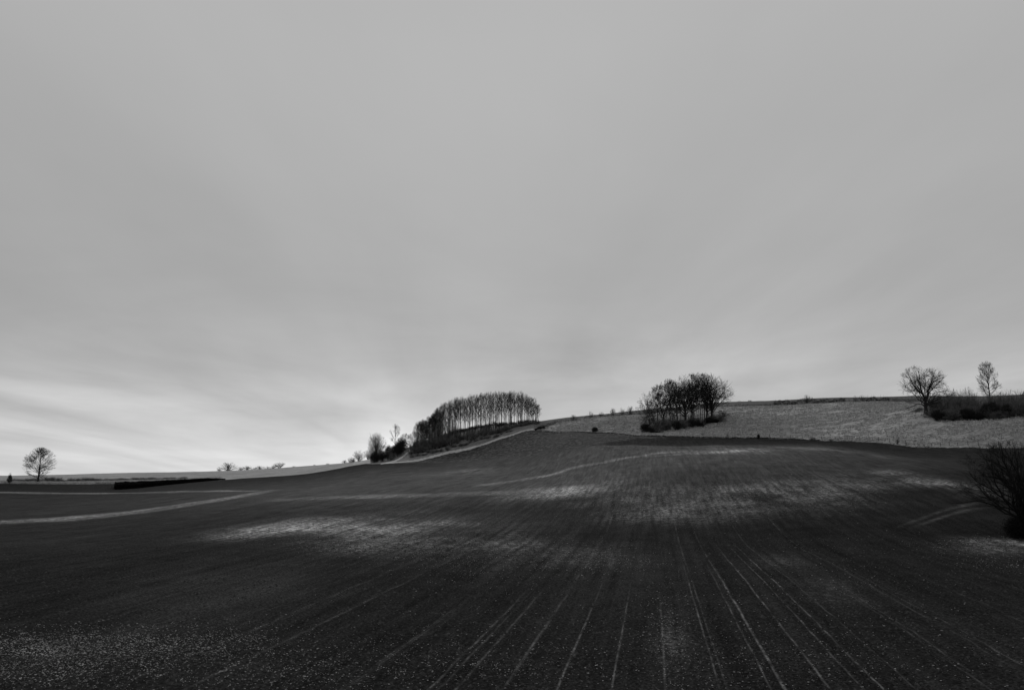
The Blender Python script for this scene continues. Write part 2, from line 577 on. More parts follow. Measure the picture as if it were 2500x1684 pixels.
band([(640, 1222, 3), (760, 1216, 3.5), (900, 1212, 4.5), (1050, 1209, 4.5), (1180, 1204, 5), (1320, 1196, 7), (1430, 1190, 8)], .34, pale)
band([(1150, 1186, 3), (1240, 1176, 3), (1300, 1166, 3), (1390, 1143, 2.6), (1480, 1127, 2.6), (1570, 1112, 2.4), (1616, 1104, 2.4), (1700, 1101, 2.4)], .48, pale)
band([(1560, 1117, 2), (1640, 1110, 2), (1760, 1104, 2), (1840, 1099, 2)], .3, pale)
# vignette painted into the soil colour: rise lightened, near ground left dark
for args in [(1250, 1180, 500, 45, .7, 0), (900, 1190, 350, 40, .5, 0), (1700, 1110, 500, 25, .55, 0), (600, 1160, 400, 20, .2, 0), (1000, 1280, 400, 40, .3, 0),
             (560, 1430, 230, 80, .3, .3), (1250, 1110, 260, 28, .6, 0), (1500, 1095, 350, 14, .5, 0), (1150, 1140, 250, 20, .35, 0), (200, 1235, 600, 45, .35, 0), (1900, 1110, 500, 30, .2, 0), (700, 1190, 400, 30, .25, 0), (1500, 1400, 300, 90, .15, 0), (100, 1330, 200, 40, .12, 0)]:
    patch(*args, target=vignette_tone)
vignette_tone = np.clip(vignette_tone, 0, 1.1)

# ---- drilling lines and wheelings: parallel strips running with the rows
tram = np.zeros_like(DD)
cr, sr = math.cos(ROW), math.sin(ROW)
LAT = XX * cr - YY * sr
for x0, y0, ytop, w, amp in [(1078, 1653, 1430, .11, .9), (1112, 1640, 1430, .09, .6), (1150, 1640, 1425, .13, .85), (1257, 1637, 1440, .10, .8), (1377, 1641, 1405, .10, 1.0),
                             (1500, 1637, 1410, .09, .8), (1620, 1617, 1440, .11, 1.0), (1749, 1655, 1370, .10, .9), (1869, 1655, 1380, .09, .7), (1903, 1655, 1385, .14, .9),
                             (1998, 1644, 1330, .13, 1.0), (2037, 1605, 1330, .11, .8), (2093, 1618, 1310, .11, .9), (2333, 1614, 1420, .10, .5), (2205, 1464, 1380, .09, .5),
                             (895, 1637, 1440, .10, .6), (800, 1514, 1400, .10, .6), (560, 1560, 1330, .12, .5), (640, 1590, 1350, .10, .4), (300, 1500, 1380, .12, .35),
                             (150, 1440, 1360, .12, .3), (2150, 1500, 1400, .1, .35), (1000, 1570, 1440, .1, .45), (2420, 1480, 1400, .12, .3), (1710, 1330, 1240, .1, .5),
                             (1660, 1330, 1200, .1, .4), (1800, 1300, 1210, .1, .4), (1900, 1290, 1180, .12, .35), (1480, 1300, 1180, .12, .35), (420, 1580, 1400, .1, .35)]:
    a0, d0 = hit(x0, y0)
    s0 = d0 * math.sin(a0) * cr - d0 * math.cos(a0) * sr
    dt = hit(x0, ytop)[1]
    off = LAT - s0 - .03 * vnoise(YY / 14, YY * 0 + x0, 8)
    fade = np.clip((dt - DD) / (dt * .25), 0, 1) * np.clip((DD - 18) / 3, 0, 1)
    pix = DD / F * .8
    tram += amp * fade * np.exp(-(off / (w * .22 + pix * .40)) ** 2) * np.clip(.75 + 1.5 * vnoise(XX * 1.3 + x0, YY * .8, 9) + .8 * vnoise(XX * 6, YY * 4, 10), .03, 1.5)
# curving double wheel mark in the hollow on the right
for pts in ([(2178, 1291), (2215, 1277), (2260, 1261), (2300, 1247), (2340, 1236), (2385, 1228), (2430, 1225)], [(2215, 1290), (2250, 1279), (2290, 1265), (2330, 1252), (2370, 1243), (2430, 1238)]):
    q = [hit(*p) for p in pts]
    q = sorted(q)
    ld = np.interp(AA, [a for a, d in q], [math.log(d) for a, d in q])
    ok = (AA > q[0][0]) & (AA < q[-1][0])
    ok = ok * np.clip((AA - q[0][0]) / .02, 0, 1) * np.clip((q[-1][0] - AA) / .03, 0, 1)
    tram += .48 * ok * np.exp(-((LD - ld) / .0085) ** 2) * np.clip(.8 + 1.2 * vnoise(XX / 2, YY / 2, 13), .2, 1.5)

vid = I * NA + J
quads = np.stack([vid, vid + 1, vid + NA + 1, vid + NA], -1)[:, :, ::-1]
verts_all = np.stack([XX, YY, Z], -1).reshape(-1, 3)
# close the circle behind the camera
lastc = np.arange(NR - 1) * NA + NA - 1
firstc = np.arange(NR - 1) * NA
seam = np.stack([lastc, firstc, firstc + NA, lastc + NA], -1)[:, ::-1]
AT = {'pale': pale.ravel(), 'vignette_tone': vignette_tone.ravel(), 'tram': tram.ravel()}


def region(ids, name, mat, label=None, smooth=True, extra=None):
    q = quads[np.isin(reg, ids)].reshape(-1, 4)
    if extra is not None:
        q = np.vstack([q, extra])
    u, inv = np.unique(q.ravel(), return_inverse=True)
    me = mesh_from(name, verts_all[u], inv.reshape(-1, 4), mat, smooth, {k: v[u] for k, v in AT.items()} if 0 in ids else None)
    o = link(name, me)
    o['kind'] = 'structure'
    if label:
        o['label'] = label
    return o


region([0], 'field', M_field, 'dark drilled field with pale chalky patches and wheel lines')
region([1], 'ploughed_field', M_plough, 'rough ploughed field of dark clods below the copse')
region([2], 'meadow', M_meadow, 'pale rough pasture on the hillside')
region([3], 'grass_verge', M_verge, 'pale dried grass verges along the field edges')
region([4], 'stubble_field', M_stubble, 'pale stubble field along the left skyline')
region([5], 'hill', M_bank, 'dark scrubby bank under the copse')
region([6], 'upper_field', M_upper, 'grey field above the hedge along the skyline')
region([7], 'track', M_track, 'chalk track climbing between the trees')
region([8], 'ground', M_plain, 'distant farmland', extra=seam)


# ---------------------------------------------------------------- trees: branches grown towards points spread through the crown
def tubes(P0, P1, R0, R1, ns):
    d = P1 - P0
    d = d / (np.linalg.norm(d, axis=1)[:, None] + 1e-9)
    ref = np.where(np.abs(d[:, 2:3]) > .9, np.array([[1., 0, 0]]), np.array([[0, 0, 1.]]))
    u = np.cross(d, ref); u /= np.linalg.norm(u, axis=1)[:, None] + 1e-9
    v = np.cross(d, u)
    th = np.arange(ns) / ns * 2 * math.pi
    ring = u[:, None] * np.cos(th)[None, :, None] + v[:, None] * np.sin(th)[None, :, None]
    A_ = (P0 - d * R0[:, None] * .3)[:, None] + ring * R0[:, None, None]
    B_ = (P1 + d * R1[:, None] * .3)[:, None] + ring * R1[:, None, None]
    V = np.concatenate([A_, B_], 1).reshape(-1, 3)
    n = len(P0)
    b0 = (np.arange(n) * 2 * ns)[:, None]
    k = np.arange(ns)[None]
    Fq = np.stack([b0 + k, b0 + (k + 1) % ns, b0 + ns + (k + 1) % ns, b0 + ns + k], -1).reshape(-1, 4)
    return V, Fq


def twigs(rng, base, dirs, lens, r, nseg=2, up=.35, wig=.25):
    P0, P1, R0, R1 = [], [], [], []
    p = base.copy(); d = dirs / (np.linalg.norm(dirs, axis=1)[:, None] + 1e-9)
    for s in range(nseg):
        q = p + d * (lens / nseg)[:, None]
        P0.append(p); P1.append(q)
        R0.append(np.full(len(p), r * (1 - s / nseg * .5))); R1.append(np.full(len(p), r * (1 - (s + 1) / nseg * .6)))
        d = d + rng.normal(0, wig, d.shape); d[:, 2] += up
        d /= np.linalg.norm(d, axis=1)[:, None]
        p = q
    return [np.concatenate(a) for a in (P0, P1, R0, R1)]


def exit_len(P, D, env):
    """how far a branch starting at P in direction D can run inside the crown's outline"""
    best = np.zeros(len(P))
    for c, r in env:
        q = (P - np.array(c)) / np.array(r); e = D / np.array(r)
        A_ = (e * e).sum(1); B_ = (q * e).sum(1); C_ = (q * q).sum(1) - 1
        disc = B_ * B_ - A_ * C_
        t = np.where(disc > 0, (-B_ + np.sqrt(np.maximum(disc, 0))) / A_, 0)
        best = np.maximum(best, t)
    return best


def unit(v):
    return v / (np.linalg.norm(v, axis=-1, keepdims=True) + 1e-9)


def grow(seed, h, env, trunk_h, rbase, limbs=14, sub=(8, 7, 5), start=(.2, .9), el=(20, 75), ang=(42, 42, 45), wig=.12, trop=.06, leader=False, stems=0, spread=.2,
         rlimb=.45, rtip=.014, ratio=(.55, .5, .5), lean=(0, 0), tmin=.22, reach=1.0, segs=(9, 6, 4, 2), minr=.012, base_el=None):
    """a bare tree. env: ellipsoids (centre, radii) that outline the crown. returns (trunk and limbs), (branches and twigs)"""
    rng = np.random.default_rng(seed)
    T = []                                   # tubes of the trunk
    H = h * (.93 if leader else 1) if leader else trunk_h
    K = 10
    tn = np.zeros((K + 1, 3))
    for i in range(1, K + 1):
        tn[i] = tn[i - 1] + np.array([lean[0] + rng.normal(0, wig * .35), lean[1] + rng.normal(0, wig * .35), 1.0]) * H / K
    trad = rbase * (1 - (np.arange(K + 1) / K) * (.9 if leader else .35)) * (1 + .35 * np.exp(-np.arange(K + 1) * H / K / (rbase * 1.6)))
    if not stems:
        T.append((tn[:-1], tn[1:], trad[:-1], trad[1:]))
    n = limbs
    if stems:
        az = rng.uniform(0, 6.283, n)
        P = np.stack([np.cos(az), np.sin(az), az * 0], -1) * rng.uniform(0, spread, n)[:, None]
        f = rng.uniform(0, 1, n)
        e = R(1) * (el[0] + (el[1] - el[0]) * f)
        Rb = np.full(n, rbase) * rng.uniform(.6, 1.1, n)
    else:
        f = (np.arange(n) + rng.uniform(0, 1, n)) / n
        hh = (start[0] + (start[1] - start[0]) * f) * H
        P = np.stack([np.interp(hh, tn[:, 2], tn[:, k]) for k in (0, 1)] + [hh], -1)
        az = np.arange(n) * 2.39996 + rng.normal(0, .35, n)
        e = R(1) * (el[0] + (el[1] - el[0]) * f + rng.normal(0, 5, n))
        Rb = np.interp(hh, tn[:, 2], trad) * rlimb * rng.uniform(.7, 1.15, n)
        if not leader:                        # the trunk ends in forked limbs
            P[-3:] = tn[-1]; Rb[-3:] = trad[-1] * .72
            e[-3:] = R(1) * np.array([58, 72, 80])
    D = np.stack([np.cos(az) * np.cos(e), np.sin(az) * np.cos(e), np.sin(e)], -1)
    L = exit_len(P, D, env) * rng.uniform(.84, 1.0, n) * reach
    crown = []
    lev = 0
    ref = None
    while True:
        Kn = segs[min(lev, len(segs) - 1)]
        n = len(P)
        nodes = np.empty((n, Kn + 1, 3)); nodes[:, 0] = P
        dirs = np.empty((n, Kn + 1, 3)); dirs[:, 0] = D
        for i in range(1, Kn + 1):
            d = dirs[:, i - 1] + rng.normal(0, wig, (n, 3)) * (1.5 if lev == 0 else 1.2)
            d[:, 2] += trop * (9 / Kn) * (1 if lev == 0 else .35)
            dirs[:, i] = unit(d)
            nodes[:, i] = nodes[:, i - 1] + dirs[:, i] * (L / Kn)[:, None]
        fr = np.arange(Kn + 1) / Kn
        rr = np.maximum(Rb[:, None] * (1 - .78 * fr[None]), minr * .7)
        P0, P1 = nodes[:, :-1].reshape(-1, 3), nodes[:, 1:].reshape(-1, 3)
        R0, R1 = rr[:, :-1].ravel(), rr[:, 1:].ravel()
        if lev == 0 and not stems:
            T.append((P0, P1, R0, R1))
        elif lev == 0:
            T.append((P0, P1, R0, R1))
        else:
            crown.append((P0, P1, R0, R1))
        if lev >= len(sub):
            break
        m = sub[lev]
        t = tmin + (1 - tmin) * (np.arange(m)[None] + rng.uniform(.2, .9, (n, m))) / m
        t[:, -1] = 1.0
        x = t * Kn
        i0 = np.clip(np.floor(x).astype(int), 0, Kn - 1)
        fx = (x - i0)[..., None]
        ii = np.arange(n)[:, None]
        cp = nodes[ii, i0] * (1 - fx) + nodes[ii, i0 + 1] * fx
        cd = unit(dirs[ii, i0] * (1 - fx) + dirs[ii, i0 + 1] * fx)
        a_ = R(1) * ang[lev] * rng.uniform(.6, 1.25, (n, m))
        a_[:, -1] *= .35
        side = unit(np.cross(cd, rng.normal(0, 1, (n, m, 3))))
        nd = unit(cd * np.cos(a_)[..., None] + side * np.sin(a_)[..., None])
        cr = np.maximum(Rb[:, None] * (1 - .78 * t) * rng.uniform(.45, .7, (n, m)), minr)
        cl = (L[:, None] * ratio[lev] * (1.15 - .55 * t)) * rng.uniform(.6, 1.15, (n, m))
        P, D, Rb, cl = cp.reshape(-1, 3), nd.reshape(-1, 3), cr.ravel(), cl.ravel()
        Lp = L
        ex = exit_len(P, D, env)
        L = np.minimum(cl, np.maximum(ex * rng.uniform(.9, 1.12, len(ex)), .22 * cl))
        if ref is None:
            ref = np.percentile(Lp, 65)
        keep = rng.random((n, m)) < np.clip(Lp[:, None] / (ref * .9), .08, 1)
        keep[:, -1] = True
        ref *= ratio[lev] * .8
        ok = (L > .12) & (P[:, 2] > .02) & keep.ravel()
        P, D, Rb, L = P[ok], D[ok], Rb[ok], L[ok]
        lev += 1
    cat = lambda parts: [np.concatenate([p[i] for p in parts]) for i in range(4)]
    return tubes(*cat(T), 7), tubes(*cat(crown), 3)


def boxes(env):
    """sampler of points inside the ellipsoids, for leaves"""
    def f(rng, n):
        out = []
        for c, r in env:
            v = rng.normal(0, 1, (n // len(env) + 1, 3)); v = unit(v) * rng.uniform(0, 1, (len(v), 1)) ** .45
            out.append(np.array(c) + v * np.array(r))
        return np.vstack(out)[:n]
    return f


def ellip(cx, cy, cz, rx, ry, rz, low=-1.0, hollow=.0, egg=0.0):
    def f(rng, n):
        out = []
        while len(out) < n:
            v = rng.uniform(-1, 1, 3)
            q = np.linalg.norm(v)
            if q > 1 or q < hollow * rng.uniform(.3, 1) or v[2] < low:
                continue
            s = 1 - egg * v[2]
            out.append((cx + v[0] * rx * s, cy + v[1] * ry * s, cz + v[2] * rz))
        return np.array(out)
    return f


def multi(*envs):
    def f(rng, n):
        w = np.array([e[1] for e in envs], float); w /= w.sum()
        return np.vstack([e[0](rng, max(3, int(n * k))) for e, k in zip(envs, w)])
    return f


def leaves(seed, env, n, size):
    rng = np.random.default_rng(seed)
    p = env(rng, n)
    n = len(p)
    # clumps
    c = env(rng, max(12, n // 40))
    k = rng.integers(0, len(c), n)
    p = c[k] * .72 + p * .28 + rng.normal(0, .06, p.shape)
    u = rng.normal(0, 1, (n, 3)); u /= np.linalg.norm(u, axis=1)[:, None]
    v = np.cross(u, rng.normal(0, 1, (n, 3))); v /= np.linalg.norm(v, axis=1)[:, None]
    s = rng.uniform(.6, 1.4, n)[:, None] * size
    V = np.stack([p - u * s, p - v * s * .5, p + u * s, p + v * s * .5], 1).reshape(-1, 3)
    Fq = np.arange(4 * n).reshape(-1, 4)
    return V, Fq


def join(*vf):
    V, Q, o = [], [], 0
    for v, q in vf:
        V.append(v); Q.append(q + o); o += len(v)
    return np.vstack(V), np.vstack(Q)


class Kind:
    """a kind of plant: meshes of its parts, made once; every plant is an object of its own"""

    def __init__(self, name, h, parts):
        self.name, self.h = name, h
        self.parts = [(pn, mesh_from(name + '_' + pn, v, f, m, sm)) for pn, (v, f), m, sm in parts]

    def place(self, px, d, h, label, cat='tree', group=None, w=None, rot=None, name=None, sink=.15, tilt=(0, 0)):
        x, y, z = gpos(px, d)
        e = bpy.data.objects.new(name or self.name, None)
        e.empty_display_size = .5
        C.objects.link(e)
        e.location = (x, y, z - sink)
        s = h / self.h
        w = s if w is None else w
        e.scale = (w, w, s)
        e.rotation_euler = (tilt[0], tilt[1], random.uniform(0, 6.28) if rot is None else rot)
        tag(e, label, cat, group)
        for pn, me in self.parts:
            link(pn, me, e)
        return e


random.seed(4)
ONES = ['first', 'second', 'third', 'fourth', 'fifth', 'sixth', 'seventh', 'eighth', 'ninth', 'tenth', 'eleventh', 'twelfth', 'thirteenth', 'fourteenth', 'fifteenth', 'sixteenth',
        'seventeenth', 'eighteenth', 'nineteenth', 'twentieth']
TENS = {2: 'twenty', 3: 'thirty', 4: 'forty'}


def nth(i):
    i += 1
    if i <= 20: return ONES[i - 1]
    t_, o_ = divmod(i, 10)
    return {3: 'thirtieth', 4: 'fortieth'}[t_] if o_ == 0 else TENS[t_] + '-' + ONES[o_ - 1]


COUNT = {}


def num(key):
    COUNT[key] = COUNT.get(key, -1) + 1
    return nth(COUNT[key])


def tree_kind(name, h, wood, crown, bark=None, twig=None, extra=None):
    p = [('trunk', wood, bark or M_bark, True), ('crown', crown, twig or M_twig, False)]
    if extra:
        p += extra
    return Kind(name, h, p)


# --- the oak standing alone above the pasture
w_, c_ = grow(11, 15.5, [((0, 0, 9.4), (7.6, 6.8, 6.2)), ((-4.8, 0, 5.4), (3.8, 3.2, 2.6)), ((4.2, .4, 5.4), (3.4, 3, 2.4))], 4.6, .56, 27, (10, 7, 5), (.40, 1), (2, 84), (46, 42, 42), .13, .02, rlimb=.42, minr=.022)
oak = tree_kind('oak_tree', 15.5, w_, c_)
OD = 250
z0 = gpos(2268, OD)[2]
oak.place(2268, OD, height_to(2266, 886, OD, z0), 'broad round bare oak with a thick trunk at the left end of the thicket', rot=0)

# --- upright forked tree on the right
w_, c_ = grow(12, 17, [((-.2, 0, 11.6), (3.7, 3.4, 6.2)), ((3.6, 0, 7.8), (2.8, 2.2, 2.9)), ((-2.4, 0, 6.6), (2.8, 2.4, 2.2))], 7.0, .34, 36, (9, 6, 4), (.22, .95), (30, 66), (34, 36, 38), .07, .05, leader=True, rlimb=.4, minr=.019)
vase = tree_kind('ash_tree', 17, w_, c_)
z0 = gpos(2428, 262)[2]
vase.place(2428, 262, height_to(2420, 884, 262, z0), 'tall narrow upright tree rising out of the thicket by the right edge', rot=0)

# --- lone tree on the far left
w_, c_ = grow(13, 17, [((0, 0, 9.4), (6.4, 6.0, 7.5)), ((0, 0, 12.5), (4.6, 4.4, 4.5))], 4.5, .38, 60, (10, 6, 3), (.11, .98), (12, 70), (34, 36, 38), .055, .035, leader=True, rlimb=.34, minr=.022)
lone = tree_kind('lime_tree', 17, w_, c_)
z0 = gpos(101, 377)[2]
lone.place(101, 377, height_to(101, 1090, 377, z0), 'lone bare tree with an egg shaped crown standing on the left skyline', rot=0, w=1.02)

# --- tall thin pole trees for the copse: five shapes
poles = []
for k in range(6):
    rr = 1.5 + .2 * (k % 3)
    w_, c_ = grow(20 + k, 16, [((0, 0, 9.4 - .7 * (k % 3)), (rr * 1.1, rr * 1.1, 7.4 + .6 * (k % 3)))], 5, .15, 25, (8, 4), (.2 + .08 * (k % 3), .96), (56, 76), (24, 28), .045, .02, leader=True, rlimb=.34, minr=.0145, segs=(6, 3, 2))
    poles.append(tree_kind('pole_tree', 16, w_, c_, M_bark, M_twig))
edge_l = []
for k in range(2):
    w_, c_ = grow(40 + k, 12, [((0, 0, 7.0), (2.7, 2.7, 5.2))], 2.5, .17, 34, (7, 5, 3), (.08, .97), (32, 70), (34, 36, 38), .08, .04, leader=True, rlimb=.4, minr=.018, segs=(7, 4, 3, 1))
    edge_l.append(tree_kind('pole_tree', 12, w_, c_))

sil = [(1015, 1036), (1022, 1026), (1038, 1024), (1061, 1004), (1075, 987), (1098, 976), (1124, 965), (1152, 967), (1177, 959), (1196, 957), (1245, 953), (1272, 959),
       (1290, 964), (1303, 970), (1312, 984), (1320, 1002)]
sx = [a for a, b in sil]; sy = [b for a, b in sil]
G_copse = 'bare trees of the hillside copse'
rng = random.Random(8)
N_p = 104
for i in range(N_p):
    px = 1018 + (1316 - 1018) * (i + .5) / N_p + rng.uniform(-2.2, 2.2)
    f = (px - 1018) / 298
    row = i % 3
    dlo = np.interp(px, [1018, 1060, 1120, 1214, 1300, 1320], [333, 338, 338, 336, 337, 338])
    d = dlo + row * 8 + rng.uniform(-2, 2) if px < 1290 else 338 + rng.uniform(0, 10)
    z0 = gpos(px, d)[2]
    pt = float(np.interp(px, sx, sy)) + rng.uniform(-3, 8) + (0 if row else rng.uniform(0, 4))
    h = height_to(px, pt, d, z0)
    if px < 1075:
        kd = edge_l[i % 2]
        w = (h / kd.h) * rng.uniform(.85, 1.05)
        lb = 'bare bushy tree, %s from the left on the low left flank of the copse' % num('flank')
    else:
        kd = poles[rng.randrange(6)]
        w = rng.uniform(.85, 1.15)
        lb = 'tall thin bare tree in the %s row of the copse, %s from the left' % (['front', 'middle', 'back'][row], num(row))
    tl = 0.0
    if px > 1285:
        tl = (px - 1285) / 35 * .16
        w *= 1.1
        lb = 'thin bare tree leaning outward at the right end of the copse, %s of them' % num('lean')
    kd.place(px, d, h, lb, 'tree', G_copse, w=w, tilt=(0, tl))

# --- trees of the round clump on the pasture
G_cl = 'bare trees of the round clump on the pasture'


def clump_tree(seed, px, py, pc, hw, top, bot, r, label, limbs, trunk=4.0, leader=False, el=(20, 75), bark=None, d=None, wig=.13):
    d = d or hit(px, py)[1]
    x, y, z = gpos(px, d)
    H = height_to(px, top, d, z)
    zb = height_to(px, bot, d, z)
    m = d / F
    cx, rx = (pc - px) * m, hw * m
    w_, c_ = grow(seed, H, [((cx, 0, (H + zb) / 2 - .3), (rx, rx * .85, (H - zb) / 2))], trunk, r, int(limbs * (1.4 if leader else 1.75)), (9, 7, 4), (.33, 1) if not leader else (.3, .97), el, (40, 42, 42), wig, .025, leader=leader,
                  lean=(cx * .035, 0), minr=.0215, rlimb=.36 if leader else .5)
    return tree_kind('field_tree', H, w_, c_, bark).place(px, d, H, label, 'tree', G_cl, rot=0)


clump_tree(51, 1600, 1055, 1582, 30, 950, 1034, .20, 'small bare tree leaning left at the left end of the clump', 18, 3.5, el=(25, 70))
clump_tree(52, 1608, 1052, 1608, 24, 933, 1020, .22, 'bare tree with a narrow crown, second from the left in the clump', 22, 5, True, (35, 72))
clump_tree(53, 1638, 1049, 1637, 31, 919, 1018, .24, 'bare tree with a pale trunk left of the big oak in the clump', 26, 6, True, (35, 72), M_bark_pale)
clump_tree(54, 1650, 1052, 1652, 17, 962, 1030, .14, 'short bare tree standing forward in the middle of the clump', 10, 3)
clump_tree(55, 1676, 1041, 1672, 41, 904, 1010, .44, 'big spreading bare oak in the middle of the clump', 20, 6.5, el=(8, 84), wig=.15)
clump_tree(56, 1697, 1040, 1697, 20, 904, 1010, .19, 'slender bare tree just right of the big middle oak in the clump', 20, 8, True, (45, 75))
clump_tree(57, 1713, 1038, 1712, 22, 904, 1005, .22, 'slender bare tree with a pale trunk right of centre in the clump', 20, 8, True, (45, 75), M_bark_pale)
clump_tree(58, 1724, 1036, 1727, 22, 905, 1000, .22, 'tall bare tree between the pale trunk and the rightmost oak', 20, 8, True, (40, 75))
clump_tree(59, 1739, 1032, 1752, 45, 906, 1000, .46, 'big bare oak reaching out to the right edge of the clump', 22, 6.0, el=(4, 84), wig=.15)
clump_tree(75, 1692, 1043, 1692, 36, 905, 1004, .34, 'bare oak crowded between the big middle oak and the slender trunks', 18, 6.5, el=(10, 84), wig=.14, d=284)
clump_tree(76, 1622, 1050, 1621, 33, 931, 1015, .26, 'bare tree with a rounded crown left of the pale trunk of the clump', 16, 5.0, el=(10, 84), wig=.14)
clump_tree(77, 1655, 1046, 1653, 30, 912, 1010, .26, 'bare tree filling the gap left of the big middle oak', 16, 6.0, el=(15, 84), wig=.14, d=286)
clump_tree(78, 1728, 1038, 1733, 38, 905, 1002, .32, 'bare oak crowded just left of the rightmost oak', 18, 6.0, el=(10, 84), wig=.14, d=287)
for k, (px, tp, od) in enumerate([(1688, 922, 'first'), (1705, 928, 'third'), (1664, 938, 'leftmost'), (1732, 922, 'rightmost'), (1696, 940, 'second'), (1718, 940, 'fourth'), (1683, 945, 'fifth'), (1709, 935, 'sixth'), (1727, 930, 'seventh'), (1644, 960, 'eighth'), (1629, 958, 'ninth')]):
    clump_tree(60 + k, px, 1040 - k, px, 11, tp, 1000, .10, 'thin bare stem crowded among the bigger trunks of the clump, %s of them' % od, 13, 6, True, (45, 75), d=283)

# --- bare shrubs, thicket bushes
shr = []
for k in range(5):
    w_, c_ = grow(70 + k, 5, [((0, 0, 2.4), (2.4, 2.2, 2.7))], .5, .06, 20, (7, 5, 3), el=(20, 88), ang=(32, 36, 40), wig=.09, trop=.02, stems=1, spread=.12, minr=.012, tmin=.1, segs=(6, 4, 2, 1))
    shr.append(Kind('bare_shrub', 5, [('stems', w_, M_bark, False), ('twigs', c_, M_scrub, False)]))
scr = []
for k in range(4):
    w_, c_ = grow(80 + k, 4, [((0, 0, 1.7), (2.4, 2.2, 2.3))], .3, .05, 24, (9, 6, 3), el=(8, 88), ang=(42, 45, 50), wig=.14, trop=.0, stems=1, spread=.3, minr=.013, tmin=.05, segs=(5, 3, 2, 1))
    lv = leaves(90 + k, ellip(0, 0, 1.5, 2.3, 2.1, 1.6, -.9), 500, .09)
    scr.append(Kind('scrub_bush', 4, [('stems', w_, M_bark, False), ('twigs', join(c_, lv), M_scrub, False)]))
egs = []
for k in range(3):
    w_, c_ = grow(100 + k, 4, [((0, 0, 2.0), (2.0, 1.9, 2.1))], .3, .05, 14, (8, 5), el=(15, 88), ang=(40, 42), wig=.12, trop=.03, stems=1, spread=.15, minr=.012, tmin=.1, segs=(5, 3, 2))
    lv = leaves(110 + k, ellip(0, 0, 1.95, 2.0, 1.9, 2.0, -.98), 5200, .085)
    egs.append(Kind('evergreen_bush', 4, [('stems', w_, M_bark, False), ('foliage', join(c_, lv), M_leaf, False)]))


def put(kinds, k, px, d, wpx, toppy, label, cat='bush', group=None, base_r=2.3, sink=.2):
    z0 = gpos(px, d)[2]
    h = max(.4, height_to(px, toppy, d, z0))
    kd = kinds[k % len(kinds)]
    return kd.place(px, d, h, label, cat, group, w=max(.1, wpx * d / F / base_r), sink=sink)


# scrub along the foot of the copse and on the bank
G_under = 'scrub bushes along the foot of the copse'
rng = random.Random(3)
for i in range(46):
    px = 1006 + i * 6.7 + rng.uniform(-3, 3)
    d = float(np.interp(px, [1000, 1120, 1214, 1310], [327, 326, 325, 328])) + rng.uniform(-3, 6)
    zb = gpos(px, d)[2]
    hgt = float(np.interp(px, [1000, 1060, 1140, 1230, 1310], [5.0, 5.0, 3.6, 2.4, 1.6])) * rng.choice([.55, .8, 1, 1.1, 1.35])
    kd = scr[i % 4] if i % 2 else shr[i % 5]
    kd.place(px, d, hgt, 'dark tangled scrub bush at the foot of the copse, %s from the left' % num('foot'), 'bush', G_under, w=rng.uniform(.75, 1.2))
for i in range(22):
    px = 1010 + i * 11.5 + rng.uniform(-4, 4)
    d = float(np.interp(px, [1000, 1120, 1214, 1310], [318, 317, 314, 318])) + rng.uniform(-2, 3)
    scr[i % 4].place(px, d, rng.uniform(1.0, 2.0) * (1 - .4 * (px > 1200)), 'low scrub bush on the bank above the pale verge, %s from the left' % num('bank'), 'bush', 'low bushes on the bank below the copse', w=rng.uniform(.5, .9))
for i in range(26):
    px = 1100 + i * 8.3 + rng.uniform(-3, 3)
    d = 352 + rng.uniform(0, 12)
    scr[i % 4].place(px, d, rng.uniform(1.2, 2.2), 'dark undergrowth bush behind the trunks of the copse, %s from the left' % num('under'), 'bush', 'undergrowth bushes between the copse trunks', w=rng.uniform(.8, 1.2))

for i in range(13):
    px = 1012 + i * 8.5 + rng.uniform(-3, 3)
    d = 331 + rng.uniform(-2, 6)
    z0 = gpos(px, d)[2]
    h = height_to(px, float(np.interp(px, sx, sy)), d, z0) * rng.uniform(.45, .7)
    shr[i % 5].place(px, d, h, 'tall bare shrub filling the left flank of the copse, %s from the left' % num('tallshrub'), 'bush', 'tall shrubs on the left flank of the copse', w=rng.uniform(.8, 1.2))

# trees and bushes left of the copse, by the track
w_, c_ = grow(121, 12, [((0, 0, 6.3), (4.1, 3.8, 5.9))], 1.6, .12, 36, (10, 7, 4), el=(18, 88), ang=(34, 36, 38), wig=.06, trop=.03, stems=1, spread=.5, minr=.017, tmin=.12)
dense = tree_kind('field_maple', 12, w_, c_)
z0 = gpos(921, 318)[2]
dense.place(921, 318, height_to(921, 1055, 318, z0), 'dense round bare tree just left of the chalk track', rot=.4, w=1.0)
w_, c_ = grow(122, 12, [((0, 0, 8.0), (2.6, 2.4, 4.0)), ((-1.8, 0, 6), (1.6, 1.4, 1.6))], 4.0, .2, 16, (7, 5, 3), (.3, .95), (35, 72), (36, 38, 40), .1, .06, leader=True, minr=.018)
slim = tree_kind('ash_tree', 12, w_, c_)
z0 = gpos(965, 352)[2]
slim.place(965, 352, height_to(965, 1033, 352, z0), 'open slender bare tree rising behind the dark bushes by the track', rot=0)
for k, (px, d, wp, tp) in enumerate([(988, 375, 13, 1056), (1001, 372, 10, 1058), (1010, 368, 10, 1052), (978, 368, 9, 1066)]):
    z0 = gpos(px, d)[2]
    h = height_to(px, tp, d, z0)
    edge_l[k % 2].place(px, d, h, 'small bare tree seen through the gap above the chalk track, %s of the four' % num('gap'), 'tree', 'bare trees in the gap above the track', w=wp * d / F / 2.7)
